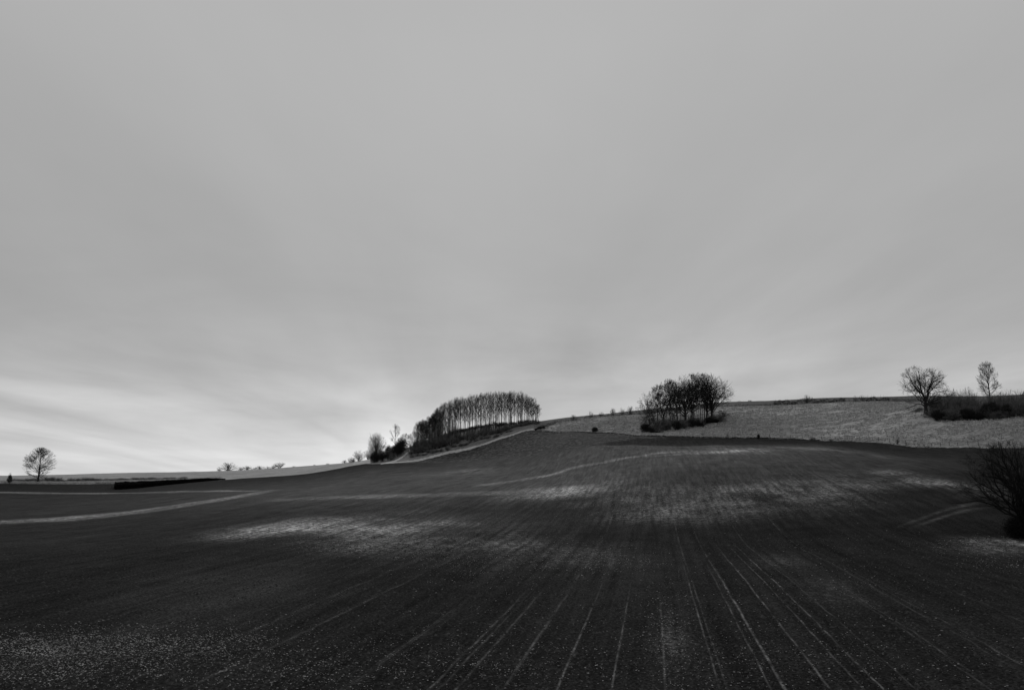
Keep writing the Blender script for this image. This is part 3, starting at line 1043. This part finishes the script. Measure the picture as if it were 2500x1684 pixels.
for k, (px, d, wp, tp, lb) in enumerate([
        (915, 312, 16, 1100, 'dark evergreen bush at the foot of the dense round tree'), (934, 315, 15, 1096, 'dark bush filling the right foot of the dense round tree'),
        (948, 322, 13, 1082, 'dark bush between the dense round tree and the slender tree'), (962, 328, 12, 1082, 'dark bush below the slender tree'),
        (980, 340, 19, 1064, 'big dark evergreen bush above the chalk track'), (972, 333, 14, 1078, 'dark bush on the left edge of the chalk track'),
        (1017, 336, 12, 1074, 'dark bush on the right edge of the chalk track')]):
    put(egs, k, px, d, wp, tp, lb, base_r=2.0)
for k, (px, d, wp, tp, lb) in enumerate([
        (842, 470, 8, 1121, 'tiny leafless bush, leftmost of those on the rise left of the track'), (857, 450, 9, 1114, 'small leafless bush on the rise, second from the left'),
        (877, 430, 16, 1096, 'rounded leafless bush on the rise left of the dense round tree'), (899, 400, 13, 1096, 'leafless bush pressed against the left of the dense round tree'),
        (955, 318, 15, 1096, 'brushy leafless bush in front of the dark bushes by the track')]):
    put(shr, k, px, d, wp, tp, lb)
put(scr, 1, 862, 430, 8, 1114, 'dark low bush beside the leafless bushes on the rise')

# far bushes on the left skyline
for k, (px, wp, tp, lb) in enumerate([
        (562, 21, 1127, 'largest round bare bush on the left skyline'), (540, 9, 1138, 'small bare bush left of the largest skyline bush'),
        (590, 12, 1138, 'low bare bush right of the largest skyline bush'), (607, 13, 1136, 'low bare bush in the middle of the skyline row'),
        (622, 9, 1140, 'lowest gap bush of the skyline row'), (637, 14, 1136, 'bare bush right of the middle of the skyline row'),
        (655, 11, 1137, 'bare bush next to the last of the skyline row'), (670, 10, 1133, 'bare bush left of the last skyline bush'),
        (685, 16, 1127, 'last and tallest bare bush at the right end of the skyline row')]):
    put(shr, k, px, 585, wp, tp, lb, group='bare bushes on the left skyline')
for k, px in enumerate((718, 722, 800, 803, 770)):
    put(shr, k, px, 540, 4, float(np.interp(px, [702, 835], [1138, 1127])), 'tiny bare twiggy plant on the bare left skyline, %s of five' % num('tiny'), 'bush', 'tiny plants on the left skyline')
# far left edge
w_, c_ = grow(131, 6, [((0, 0, 3.0), (1.3, 1.3, 3.0))], 1, .1, 22, (6, 3), (.1, .97), (15, 60), (40, 40), .08, .03, leader=True, minr=.014, segs=(4, 2, 1))
lv = leaves(132, ellip(0, 0, 2.6, 1.5, 1.4, 2.5, -1, 0, .35), 2500, .12)
con = Kind('young_conifer', 6, [('trunk', w_, M_bark, False), ('foliage', join(c_, lv), M_leaf, False)])
z0 = gpos(32, 376)[2]
con.place(32, 376, height_to(32, 1151, 376, z0), 'dark young conifer at the extreme left edge', 'tree')
rng = random.Random(6)
for i in range(48):
    px = 44 + i * 8.8 + rng.uniform(-5, 5)
    d = 396 + rng.uniform(-8, 10)
    hh = rng.uniform(1.5, 2.5) if not (105 < px < 160) else rng.uniform(2.2, 3.0)
    if px > 380: hh *= .55
    if px > 270: hh *= .75
    scr[i % 4].place(px, d, hh, 'low dark scrub bush in the left dried grass strip, %s from the left' % num('strip'), 'bush', 'scrub bushes in the grass strip on the left', w=rng.uniform(.7, 1.3))

# bushes under the clump
G_cb = 'dark bushes under the clump trees'
for k, (px, py, wp, tp, kd, lb) in enumerate([
        (1578, 1055, 19, 1030, egs, 'dark bush at the left foot of the clump'), (1592, 1057, 12, 1040, egs, 'dark bush second from the left under the clump'),
        (1604, 1056, 20, 1016, scr, 'tangled bush around the leftmost trunks of the clump'), (1622, 1051, 20, 1014, scr, 'tangled bush between the left trunks and the pale trunk'),
        (1628, 1050, 11, 1034, egs, 'dark bush left of the pale trunk of the clump'), (1655, 1050, 17, 1024, egs, 'dark bush below the big middle oak'),
        (1672, 1046, 19, 1018, scr, 'tangled bush at the foot of the big middle oak'), (1690, 1043, 17, 1020, egs, 'dark bush right of the big middle oak foot'),
        (1706, 1041, 12, 1024, egs, 'dark bush around the slender trunks of the clump'), (1716, 1042, 8, 1030, egs, 'small dark bush in front of the slender trunks'),
        (1735, 1034, 16, 1014, egs, 'dark bush at the foot of the rightmost oak'), (1750, 1032, 12, 1020, egs, 'dark bush right of the rightmost oak trunk'),
        (1762, 1030, 15, 1008, scr, 'tangled bush at the right end of the clump'), (1645, 1040, 22, 1012, scr, 'tall tangled bush behind the pale trunk'),
        (1585, 1040, 24, 1008, shr, 'wide bare bush sweeping out left of the clump'), (1770, 1018, 22, 998, shr, 'low bare bush spreading right of the clump')]):
    dd = hit(px, py)[1]
    put(kd, k, px, dd, wp, tp, lb, 'bush', G_cb, 2.2)

rng = random.Random(31)
for i in range(15):  # bushes added to stand in for the shade beneath the clump
    px = 1584 + i * 12.6 + rng.uniform(-4, 4)
    py = float(np.interp(px, [1584, 1640, 1700, 1765], [1050, 1043, 1036, 1026]))
    scr[i % 4].place(px, hit(px, py)[1], rng.uniform(2.2, 4.2), 'brown tangled bush added to darken the ground between the clump trunks, %s from the left' % num('clump_dark'), 'bush',
                     'bushes added to darken the ground under the clump', w=rng.uniform(.7, 1.1))

# thicket at the right
rng = random.Random(12)
G_th = 'bushes of the thicket beside the oak'
k = 0
for row, (y0, hh, mat) in enumerate([(1016, 4.2, scr), (1006, 5.2, scr), (998, 5.9, shr)]):
    for px in range(2285 + row * 4, 2560, 15):
        p = px + rng.uniform(-4, 4)
        d = 241 + row * 9 + rng.uniform(-2, 2) + max(0, (2310 - p) * .15)
        kd = (mat if rng.random() < .75 else shr)[k % 4]
        side = 'front' if row == 0 else ('middle' if row == 1 else 'back')
        kd.place(p, d, hh * rng.choice([.62, .78, .9, 1, 1.1, 1.3]) * rng.uniform(.92, 1.08) * (.72 if p < 2320 else 1), 'dense tangled bush in the %s row of the thicket, %s from the oak' % (side, num(side)), 'bush', G_th, w=rng.uniform(.9, 1.35))
        k += 1
for i in range(10):
    p = 2300 + i * 19 + rng.uniform(-6, 6)
    egs[i % 3].place(p, 239 + rng.uniform(0, 3), rng.uniform(2.2, 4.0) * (1.25 if p > 2400 else .9), 'black leafy bush low along the thicket front, %s from the oak' % num('thf'), 'bush', 'dark bushes along the thicket front', w=rng.uniform(.7, 1.1))
put(shr, 1, 2337, 262, 15, 944, 'spiky bare shrub standing up above the middle of the thicket', base_r=2.4)
put(shr, 3, 2377, 262, 14, 940, 'rounded bare shrub above the thicket left of the upright tree', base_r=2.4)
put(shr, 2, 2356, 266, 10, 952, 'lower bare shrub between the two that rise above the thicket', base_r=2.4)
put(shr, 0, 2307, 262, 14, 953, 'bare shrub just right of the oak crown above the thicket', base_r=2.4)
put(scr, 0, 2246, 258, 13, 994, 'dark bush behind the left of the oak trunk')
put(scr, 2, 2254, 262, 10, 990, 'bush half hidden behind the oak trunk')

# hedge between pasture and upper field, single bushes in it
def hedge(name, pts, hgt, wid, label, mat, dens=26, seed=0, leafy=1, size=.16, slope=0):
    """pts: (px, d); a row of dense growth as one thing"""
    rng = np.random.default_rng(seed)
    P = np.array([gpos(px, d) for px, d in pts])
    seg = np.linalg.norm(np.diff(P[:, :2], axis=0), axis=1)
    cum = np.concatenate([[0], np.cumsum(seg)])
    L = cum[-1]
    n = int(L * dens * hgt)
    s = rng.uniform(0, L, n)
    x = np.interp(s, cum, P[:, 0]); y = np.interp(s, cum, P[:, 1])
    dirx = np.interp(s, cum, np.gradient(P[:, 0])); diry = np.interp(s, cum, np.gradient(P[:, 1]))
    nl = np.hypot(dirx, diry); nx, ny = -diry / nl, dirx / nl
    lump = np.clip(.75 + 1.1 * vnoise(s / 2.3, s * 0, seed) + .5 * vnoise(s / .8, s * 0, seed + 1), .25, 1.3)
    o = rng.normal(0, .4, n) * wid
    zt = rng.uniform(0, 1, n) ** .8 * hgt * lump * np.sqrt(np.clip(1 - (o / (wid * 1.4)) ** 2, .05, 1))
    X, Y = x + nx * o, y + ny * o
    Zb = height(np.arctan2(X, Y), np.hypot(X, Y))
    c = np.stack([X, Y, Zb + zt - .05], -1)
    u = rng.normal(0, 1, (n, 3)); u /= np.linalg.norm(u, axis=1)[:, None]
    v = np.cross(u, rng.normal(0, 1, (n, 3))); v /= np.linalg.norm(v, axis=1)[:, None]
    sz = rng.uniform(.6, 1.4, n)[:, None] * size
    V = np.stack([c - u * sz, c - v * sz * .5, c + u * sz, c + v * sz * .5], 1)
    o0 = P[0]
    V = V.reshape(-1, 3) - o0
    # upright twigs
    m = int(L * 5)
    s2 = rng.uniform(0, L, m)
    bx = np.interp(s2, cum, P[:, 0]); by = np.interp(s2, cum, P[:, 1])
    bz = height(np.arctan2(bx, by), np.hypot(bx, by))
    B = np.stack([bx, by, bz], -1) - o0
    tw = twigs(rng, B, np.stack([rng.normal(0, .4, m), rng.normal(0, .4, m), np.ones(m)], -1), rng.uniform(.7, 1.35, m) * hgt, .03, 2, .2, .2)
    me = mesh_from(name, *join((V, np.arange(4 * n).reshape(-1, 4)), tubes(*tw, 3)), mat)
    ob = link(name, me, loc=tuple(o0))
    tag(ob, label, 'hedge')
    return ob


hedge('hedge', [(1317, 304), (1340, 316), (1360, 324), (1395, 326), (1454, 327), (1500, 326), (1554, 326), (1620, 326)], 1.1, .8,
      'low dark hedge climbing from the copse corner towards the clump', M_scrub, seed=1)
hedge('hedge', [(1620, 327), (1700, 327), (1800, 327), (1895, 327)], .8, .7, 'thin low hedge behind the clump along the top of the pasture', M_scrub, seed=2)
hedge('hedge', [(1897, 326), (1950, 326), (2010, 326), (2072, 326)], 1.9, 1.2, 'thick dark hedge at the top of the pasture under the small skyline tree', M_leaf, 50, seed=3)
hedge('hedge', [(2074, 327), (2122, 327)], .8, .7, 'short low stretch of hedge below the twin twiggy bushes', M_scrub, seed=4)
hedge('hedge', [(2122, 326), (2150, 326), (2182, 326)], 2.1, 1.1, 'short dark hedge block left of the oak', M_leaf, 50, seed=5)
hedge('hedge', [(2182, 327), (2240, 327), (2300, 327)], 1.3, .8, 'low hedge running behind the oak', M_scrub, seed=6)
for k, (px, wp, tp, lb) in enumerate([
        (1402, 10, 1010, 'low bush, leftmost on the hedge line right of the copse'), (1443, 9, 1002, 'small round bush on the hedge line, second from the copse'),
        (1470, 7, 1003, 'small dark bush on the hedge line, third from the copse'), (1498, 9, 994, 'small bare bush on the hedge line, fourth from the copse'),
        (1520, 8, 993, 'dark twiggy bush on the hedge line, fifth from the copse'), (1540, 11, 989, 'airy bare bush on the hedge line nearest the clump')]):
    put(shr, k, px, 328, wp, tp, lb, group='small bushes along the hedge line')
for k, (px, wp, tp, lb) in enumerate([
        (1977, 9, 961, 'small bare tree above the thick hedge on the right skyline'), (2098, 8, 963, 'left one of the twin twiggy bushes on the hedge'),
        (2113, 9, 962, 'right one of the twin twiggy bushes on the hedge'), (1836, 6, 975, 'tiny twiggy bush on the skyline right of the clump'),
        (1812, 9, 977, 'low twiggy bush on the skyline beside the clump'), (1897, 6, 975, 'small tuft like bush at the left end of the thick hedge'),
        (2200, 11, 968, 'hazy bare bush on the hedge left of the oak crown')]):
    put(shr, k, px, 330 if px not in (1836, 1812) else 372, wp, tp, lb)
# single bushes on the pasture
put(egs, 0, 1453, hit(1453, 1055)[1], 10, 1039, 'round dark bush alone near the foot of the pasture left of the clump', base_r=2.0)
put(scr, 0, 1469, hit(1469, 1056)[1], 6, 1052, 'small pale twiggy plant right of the round dark bush')
put(egs, 1, 1318, 300, 9, 1038, 'dark bush at the corner between copse verge and pasture', base_r=2.0)
put(egs, 2, 1310, 299, 6, 1043, 'small dark bush left of the corner bush', base_r=2.0)
put(egs, 1, 1327, 303, 6, 1037, 'small dark bush right of the corner bush', base_r=2.0)
put(egs, 2, 1853, hit(1853, 1071)[1], 5, 1056, 'narrow dark bush at the foot of the pasture right of the clump', base_r=2.0)
put(scr, 3, 1984, hit(1984, 1076)[1], 9, 1063, 'small rounded bush at the foot of the pasture')
put(scr, 1, 2029, hit(2029, 1077)[1], 6, 1067, 'smaller twiggy bush right of the small rounded bush')
put(shr, 1, 1717, hit(1717, 1063)[1], 7, 1053, 'faint bare plant on the pasture below the clump', base_r=2.4)
put(shr, 4, 1779, hit(1779, 1066)[1], 6, 1055, 'faint bare plant on the pasture right of the clump foot', base_r=2.4)
put(shr, 2, 2192, hit(2192, 1084)[1], 6, 1062, 'thin bare sapling standing in the fence line', base_r=2.4)

# near-black wedge of leaf cards at the far edge of the left field
hb = [(281, 293), (330, 296), (380, 303), (440, 314), (500, 326), (546, 334)]


def leaf_wedge():
    rng = np.random.default_rng(77)
    V = []
    P = np.array([gpos(px, d) for px, d in hb])
    n = 90000
    s = rng.uniform(0, 1, n)
    px = 281 + s * (548 - 281)
    dn = np.interp(px, [281, 340, 420, 546], [292, 296, 310, 332])
    df = np.interp(px, [281, 340, 420, 546], [316, 318, 324, 337])
    d = dn + (df - dn) * rng.uniform(0, 1, n) ** 1.6
    a = ray(px, np.full(n, 1180.0))[0]
    zb = height(a, d)
    top = np.interp(px, [281, 400, 500, 548], [1.5, 1.2, .8, .12])
    z = zb + top * rng.uniform(0, 1, n) ** .5 * (1 + .35 * vnoise(px / 3, d / 2, 4) + .3 * vnoise(px / 11, d / 5, 5))
    c = np.stack([d * np.sin(a), d * np.cos(a), z], -1)
    u = rng.normal(0, 1, (n, 3)); u /= np.linalg.norm(u, axis=1)[:, None]
    v = np.cross(u, rng.normal(0, 1, (n, 3))); v /= np.linalg.norm(v, axis=1)[:, None]
    sz = rng.uniform(.6, 1.4, n)[:, None] * .3
    V = np.stack([c - u * sz, c - v * sz * .6, c + u * sz, c + v * sz * .6], 1).reshape(-1, 3) - P[0]
    o = link('hedge', mesh_from('hedge', V, np.arange(4 * n).reshape(-1, 4), M_hedge), loc=tuple(P[0]))
    tag(o, 'long black wedge of dense low leaves at the far edge of the left field', 'hedge')


leaf_wedge()

# ---------------------------------------------------------------- fence along the foot of the pasture
fe = bpy.data.objects.new('wire_fence', None)
C.objects.link(fe)
fx = [1853, 1880, 1906, 1932, 1960, 2008, 2040, 2070, 2101, 2118, 2146, 2173, 2192, 2212, 2233, 2254, 2274, 2296, 2318, 2339, 2364, 2389, 2414, 2439, 2466, 2493]
o0 = gpos(2101, float(cB(ray(2101, 1082)[0])) + 2.5)
fe.location = o0
tag(fe, 'thin wire fence on weathered posts along the foot of the pasture', 'fence')
rng = random.Random(5)
tops = []
vpost, fpost = tubes(np.array([[0, 0, -.2]]), np.array([[0, 0, 1.0]]), np.array([.075]), np.array([.065]), 8)
cap_v = np.vstack([vpost, [[0, 0, 1.05]]])
me_post = mesh_from('post', cap_v, np.vstack([fpost, [[8 + i, 8 + (i + 1) % 8, 16, 16] for i in range(8)]])[:8], M_post)
# tapered top of the post
import bmesh
bm = bmesh.new()
bmesh.ops.create_cone(bm, cap_ends=True, segments=8, radius1=.055, radius2=.05, depth=1.25)
for v in bm.verts: v.co.z += .42
bmesh.ops.create_cone(bm, cap_ends=True, segments=8, radius1=.05, radius2=.015, depth=.08)
for v in list(bm.verts)[-16:]: v.co.z += 1.085
bm.to_mesh(me_post)
bm.free()
wp_ = []
for px in fx:
    a = float(ray(px, 1085)[0])
    d = float(cB(a)) + 2.5
    x, y, z = gpos(px, d)
    s = rng.uniform(.7, 1.05)
    p = link('post', me_post, fe, (x - o0[0], y - o0[1], z - o0[2]), 0, (1.1, 1.1, s))
    p.rotation_euler = (rng.uniform(-.06, .06), rng.uniform(-.08, .08), 0)
    wp_.append((x - o0[0], y - o0[1], z - o0[2]))
wp_ = np.array(wp_)
P0, P1 = [], []
for hh in (.4, .7, .98):
    P0.append(wp_[:-1] + [0, 0, hh]); P1.append(wp_[1:] + [0, 0, hh])
P0 = np.concatenate(P0); P1 = np.concatenate(P1)
link('wire', mesh_from('wire', *tubes(P0, P1, np.full(len(P0), .008), np.full(len(P0), .008), 4), M_wire), fe)

# ---------------------------------------------------------------- the near tree cut by the right edge
ND = hit(2474, 1309)[1]
x, y, z0 = gpos(2492, ND)
w_, c_ = grow(141, 8.6, [((-.2, 0, 5.4), (5.4, 4.2, 3.2)), ((-3.6, 0, 3.7), (2.4, 1.6, 1.1)), ((3.0, 0, 3.6), (2.4, 1.8, 1.3))], 2.6, .36, 42, (11, 8, 6), (.30, 1), (2, 72), (36, 38, 42), .11, .012, rlimb=.40, minr=.0075)
lv = leaves(143, multi((ellip(.1, 0, 2.4, .6, .6, 2.6), 1), (ellip(.7, .3, 2.0, 1.0, .9, 2.2), 1), (ellip(0, .2, .6, 1.5, 1.2, .9), .6)), 16000, .05)
near = Kind('hawthorn_tree', 8.6, [('trunk', w_, M_twig_near, True), ('crown', c_, M_twig_near, False), ('ivy', lv, M_hedge, False)])
near.place(2479, ND, 7.3 * ND / 72, 'near black bare tree with ivy covered trunk cut off by the right edge', 'tree', rot=0)
sb = egs[0]
kd = Kind('evergreen_bush', 4, [('foliage', leaves(151, ellip(0, 0, 1.6, 2.0, 1.8, 1.9, -.9), 12000, .06), M_hedge, False),
                                ('stems', grow(152, 4, [((0, 0, 1.8), (1.9, 1.7, 2.0))], .3, .05, 14, (8, 5, 3), el=(15, 85), stems=1, spread=.3, minr=.007)[1], M_twig_near, False)])
kd.place(2470, ND - .5, 2.4, 'black leafy bush at the foot of the near tree on the right edge', 'bush', w=.8)
kd.place(2545, ND + 1, 3.0, 'black leafy bush behind the near tree beyond the right edge', 'bush', w=.9)

# ---------------------------------------------------------------- flints lying on the soil
def stones(name, spots, label, seed, size=.05):
    rng = np.random.default_rng(seed)
    base = np.array([[1, 0, 0], [0, 1, 0], [-1, 0, 0], [0, -1, 0], [0, 0, 1], [0, 0, -1.]])
    tri = np.array([[0, 1, 4], [1, 2, 4], [2, 3, 4], [3, 0, 4], [1, 0, 5], [2, 1, 5], [3, 2, 5], [0, 3, 5]])
    pts = []
    for (px, py, rx, ry, n) in spots:
        n = int(n * 1.7)
        X = px + rng.normal(0, rx * .6, n); Y = py + rng.normal(0, ry * .6, n)
        for q, r in zip(X, Y):
            if r < 1150 or r > 1720 or q < -60 or q > 2560: continue
            a, d = hit(q, r)
            if d > 160 or reg_at(a, d) != 0: continue
            pts.append((a, d))
    A_ = np.array(pts)
    n = len(A_)
    a, d = A_[:, 0], A_[:, 1]
    z = height(a, d)
    c = np.stack([d * np.sin(a), d * np.cos(a), z], -1)
    s = np.exp(np.clip(rng.normal(0, .5, n), -1.2, .8)) * size * (1 + d / 140)
    M = base[None] * (s[:, None, None] * rng.uniform(.6, 1.4, (n, 6, 1))) * np.array([1.4, .9, .32])
    th = rng.uniform(0, 6.28, n)
    cs, sn = np.cos(th)[:, None], np.sin(th)[:, None]
    Mx = M[:, :, 0] * cs - M[:, :, 1] * sn
    My = M[:, :, 0] * sn + M[:, :, 1] * cs
    V = np.stack([Mx, My, M[:, :, 2]], -1) + c[:, None] + np.array([0, 0, .012])
    Fq = (tri[None] + (np.arange(n) * 6)[:, None, None]).reshape(-1, 3)
    o = link(name, mesh_from(name, V.reshape(-1, 3), Fq, M_flint))
    tag(o, label, 'stones', kind='stuff')


def reg_at(a, d):
    j = min(max(int(np.searchsorted(AZ, a)) - 1, 0), NA - 2)
    i = min(max(int(np.searchsorted(RD, d)) - 1, 0), NR - 2)
    return reg[i, j]


stones('flint_stones', [(120, 1610, 260, 60, 2000), (330, 1575, 260, 40, 1300), (80, 1570, 120, 30, 450), (520, 1560, 200, 40, 450), (700, 1640, 300, 50, 500), (900, 1600, 400, 60, 250),
                        (1030, 1335, 150, 34, 900), (850, 1325, 150, 24, 500), (1300, 1355, 180, 34, 650), (1480, 1370, 130, 30, 420), (1180, 1390, 160, 30, 200),
                        (1650, 1245, 140, 26, 700), (1800, 1225, 160, 26, 800), (1990, 1205, 130, 30, 700), (1520, 1220, 100, 24, 250),
                        (2420, 1330, 90, 16, 450), (2450, 1370, 90, 28, 260), (2300, 1330, 90, 20, 60), (1630, 1530, 60, 110, 330), (1230, 1640, 120, 30, 80), (2000, 1400, 300, 120, 350),
                        (1900, 1600, 500, 90, 500), (1300, 1500, 500, 120, 260), (1250, 1620, 1300, 80, 700)],
       'pale flints scattered over the dark soil of the near field', 3, .0135)

# ---------------------------------------------------------------- grass
def tufts(name, n, sampler, label, hgt, mat, seed, wid=.05):
    rng = np.random.default_rng(seed)
    a, d = sampler(rng, n)
    z = height(a, d)
    c = np.stack([d * np.sin(a), d * np.cos(a), z], -1)
    n = len(a)
    B = 3
    V = np.empty((n, B, 3, 3))
    for b in range(B):
        th = rng.uniform(0, 6.28, n)
        w = wid * rng.uniform(.7, 1.6, n)
        dx, dy = np.cos(th) * w, np.sin(th) * w
        h = hgt * rng.uniform(.4, 1.3, n)
        lx, ly = rng.normal(0, .5, n) * h, rng.normal(0, .5, n) * h
        V[:, b, 0] = c + np.stack([-dx, -dy, dx * 0 - .02], -1)
        V[:, b, 1] = c + np.stack([dx, dy, dx * 0 - .02], -1)
        V[:, b, 2] = c + np.stack([lx, ly, h], -1)
    o = link(name, mesh_from(name, V.reshape(-1, 3), np.arange(n * B * 3).reshape(-1, 3), mat))
    tag(o, label, 'grass', kind='stuff')


def samp_meadow(rng, n):
    a = rng.uniform(float(ray(1310, 1050)[0]), float(ray(2540, 1050)[0]), n)
    lo, hi = cB(a), cC(a)
    d = lo + (hi - lo) * rng.uniform(0, 1, n)
    x, y = d * np.sin(a), d * np.cos(a)
    m = .5 * vnoise(x / 7, y / 5, 21) + .8 * vnoise(x / 1.9, y / 1.3, 22) > -.06
    return a[m], d[m]


def samp_left(rng, n):
    a = rng.uniform(float(ray(-60, 1180)[0]), float(ray(540, 1170)[0]), n)
    return a, cA(a) + 1 + rng.uniform(0, 1, n) ** 1.5 * 30


tufts('grass_tufts', 60000, samp_meadow, 'pale dried grass tufts covering the pasture', .32, M_drygrass, 31, .13)
tufts('grass_tufts', 9000, samp_left, 'pale dried grass in the strip beneath the left skyline', .75, M_drygrass, 32, .10)


def samp_margin(rng, n):
    a = rng.uniform(float(ray(1306, 1050)[0]), float(ray(2000, 1075)[0]), n)
    return a, cB(a) + rng.uniform(-.5, .9, n)


M_margin = mat_plain('dark_margin_tufts', .030, .4, 1.0)  # dark blades in a thin line along the pasture margin
tufts('margin_tufts', 1600, samp_margin, 'dark tufts along the edge between plough and pasture', .30, M_margin, 33, .07)


def clods(n, seed):
    rng = np.random.default_rng(seed)
    base = np.array([[1, 0, 0], [0, 1, 0], [-1, 0, 0], [0, -1, 0], [0, 0, 1.]])
    tri = np.array([[0, 1, 4], [1, 2, 4], [2, 3, 4], [3, 0, 4]])
    a = rng.uniform(AZf[0], AZf[-1], n)
    d = np.exp(rng.uniform(math.log(20), math.log(75), n))
    c = np.stack([d * np.sin(a), d * np.cos(a), height(a, d)], -1)
    sz = np.exp(np.clip(rng.normal(0, .5, n), -1.2, .75)) * .026 * (1 + d / 90)
    M = base[None] * (sz[:, None, None] * rng.uniform(.5, 1.5, (n, 5, 1))) * np.array([1.2, 1.0, .9])
    th = rng.uniform(0, 6.28, n)
    cs, sn = np.cos(th)[:, None], np.sin(th)[:, None]
    V = np.stack([M[:, :, 0] * cs - M[:, :, 1] * sn, M[:, :, 0] * sn + M[:, :, 1] * cs, M[:, :, 2] - .004], -1) + c[:, None]
    o = link('soil_clods', mesh_from('soil_clods', V.reshape(-1, 3), (tri[None] + (np.arange(n) * 5)[:, None, None]).reshape(-1, 3), M_clod))
    tag(o, 'small dark soil clods all over the near field', 'clods', kind='stuff')


M_clod = mat_plain('dark_soil_clods', .032, .7, 1.3, 1.0)
clods(20000, 41)
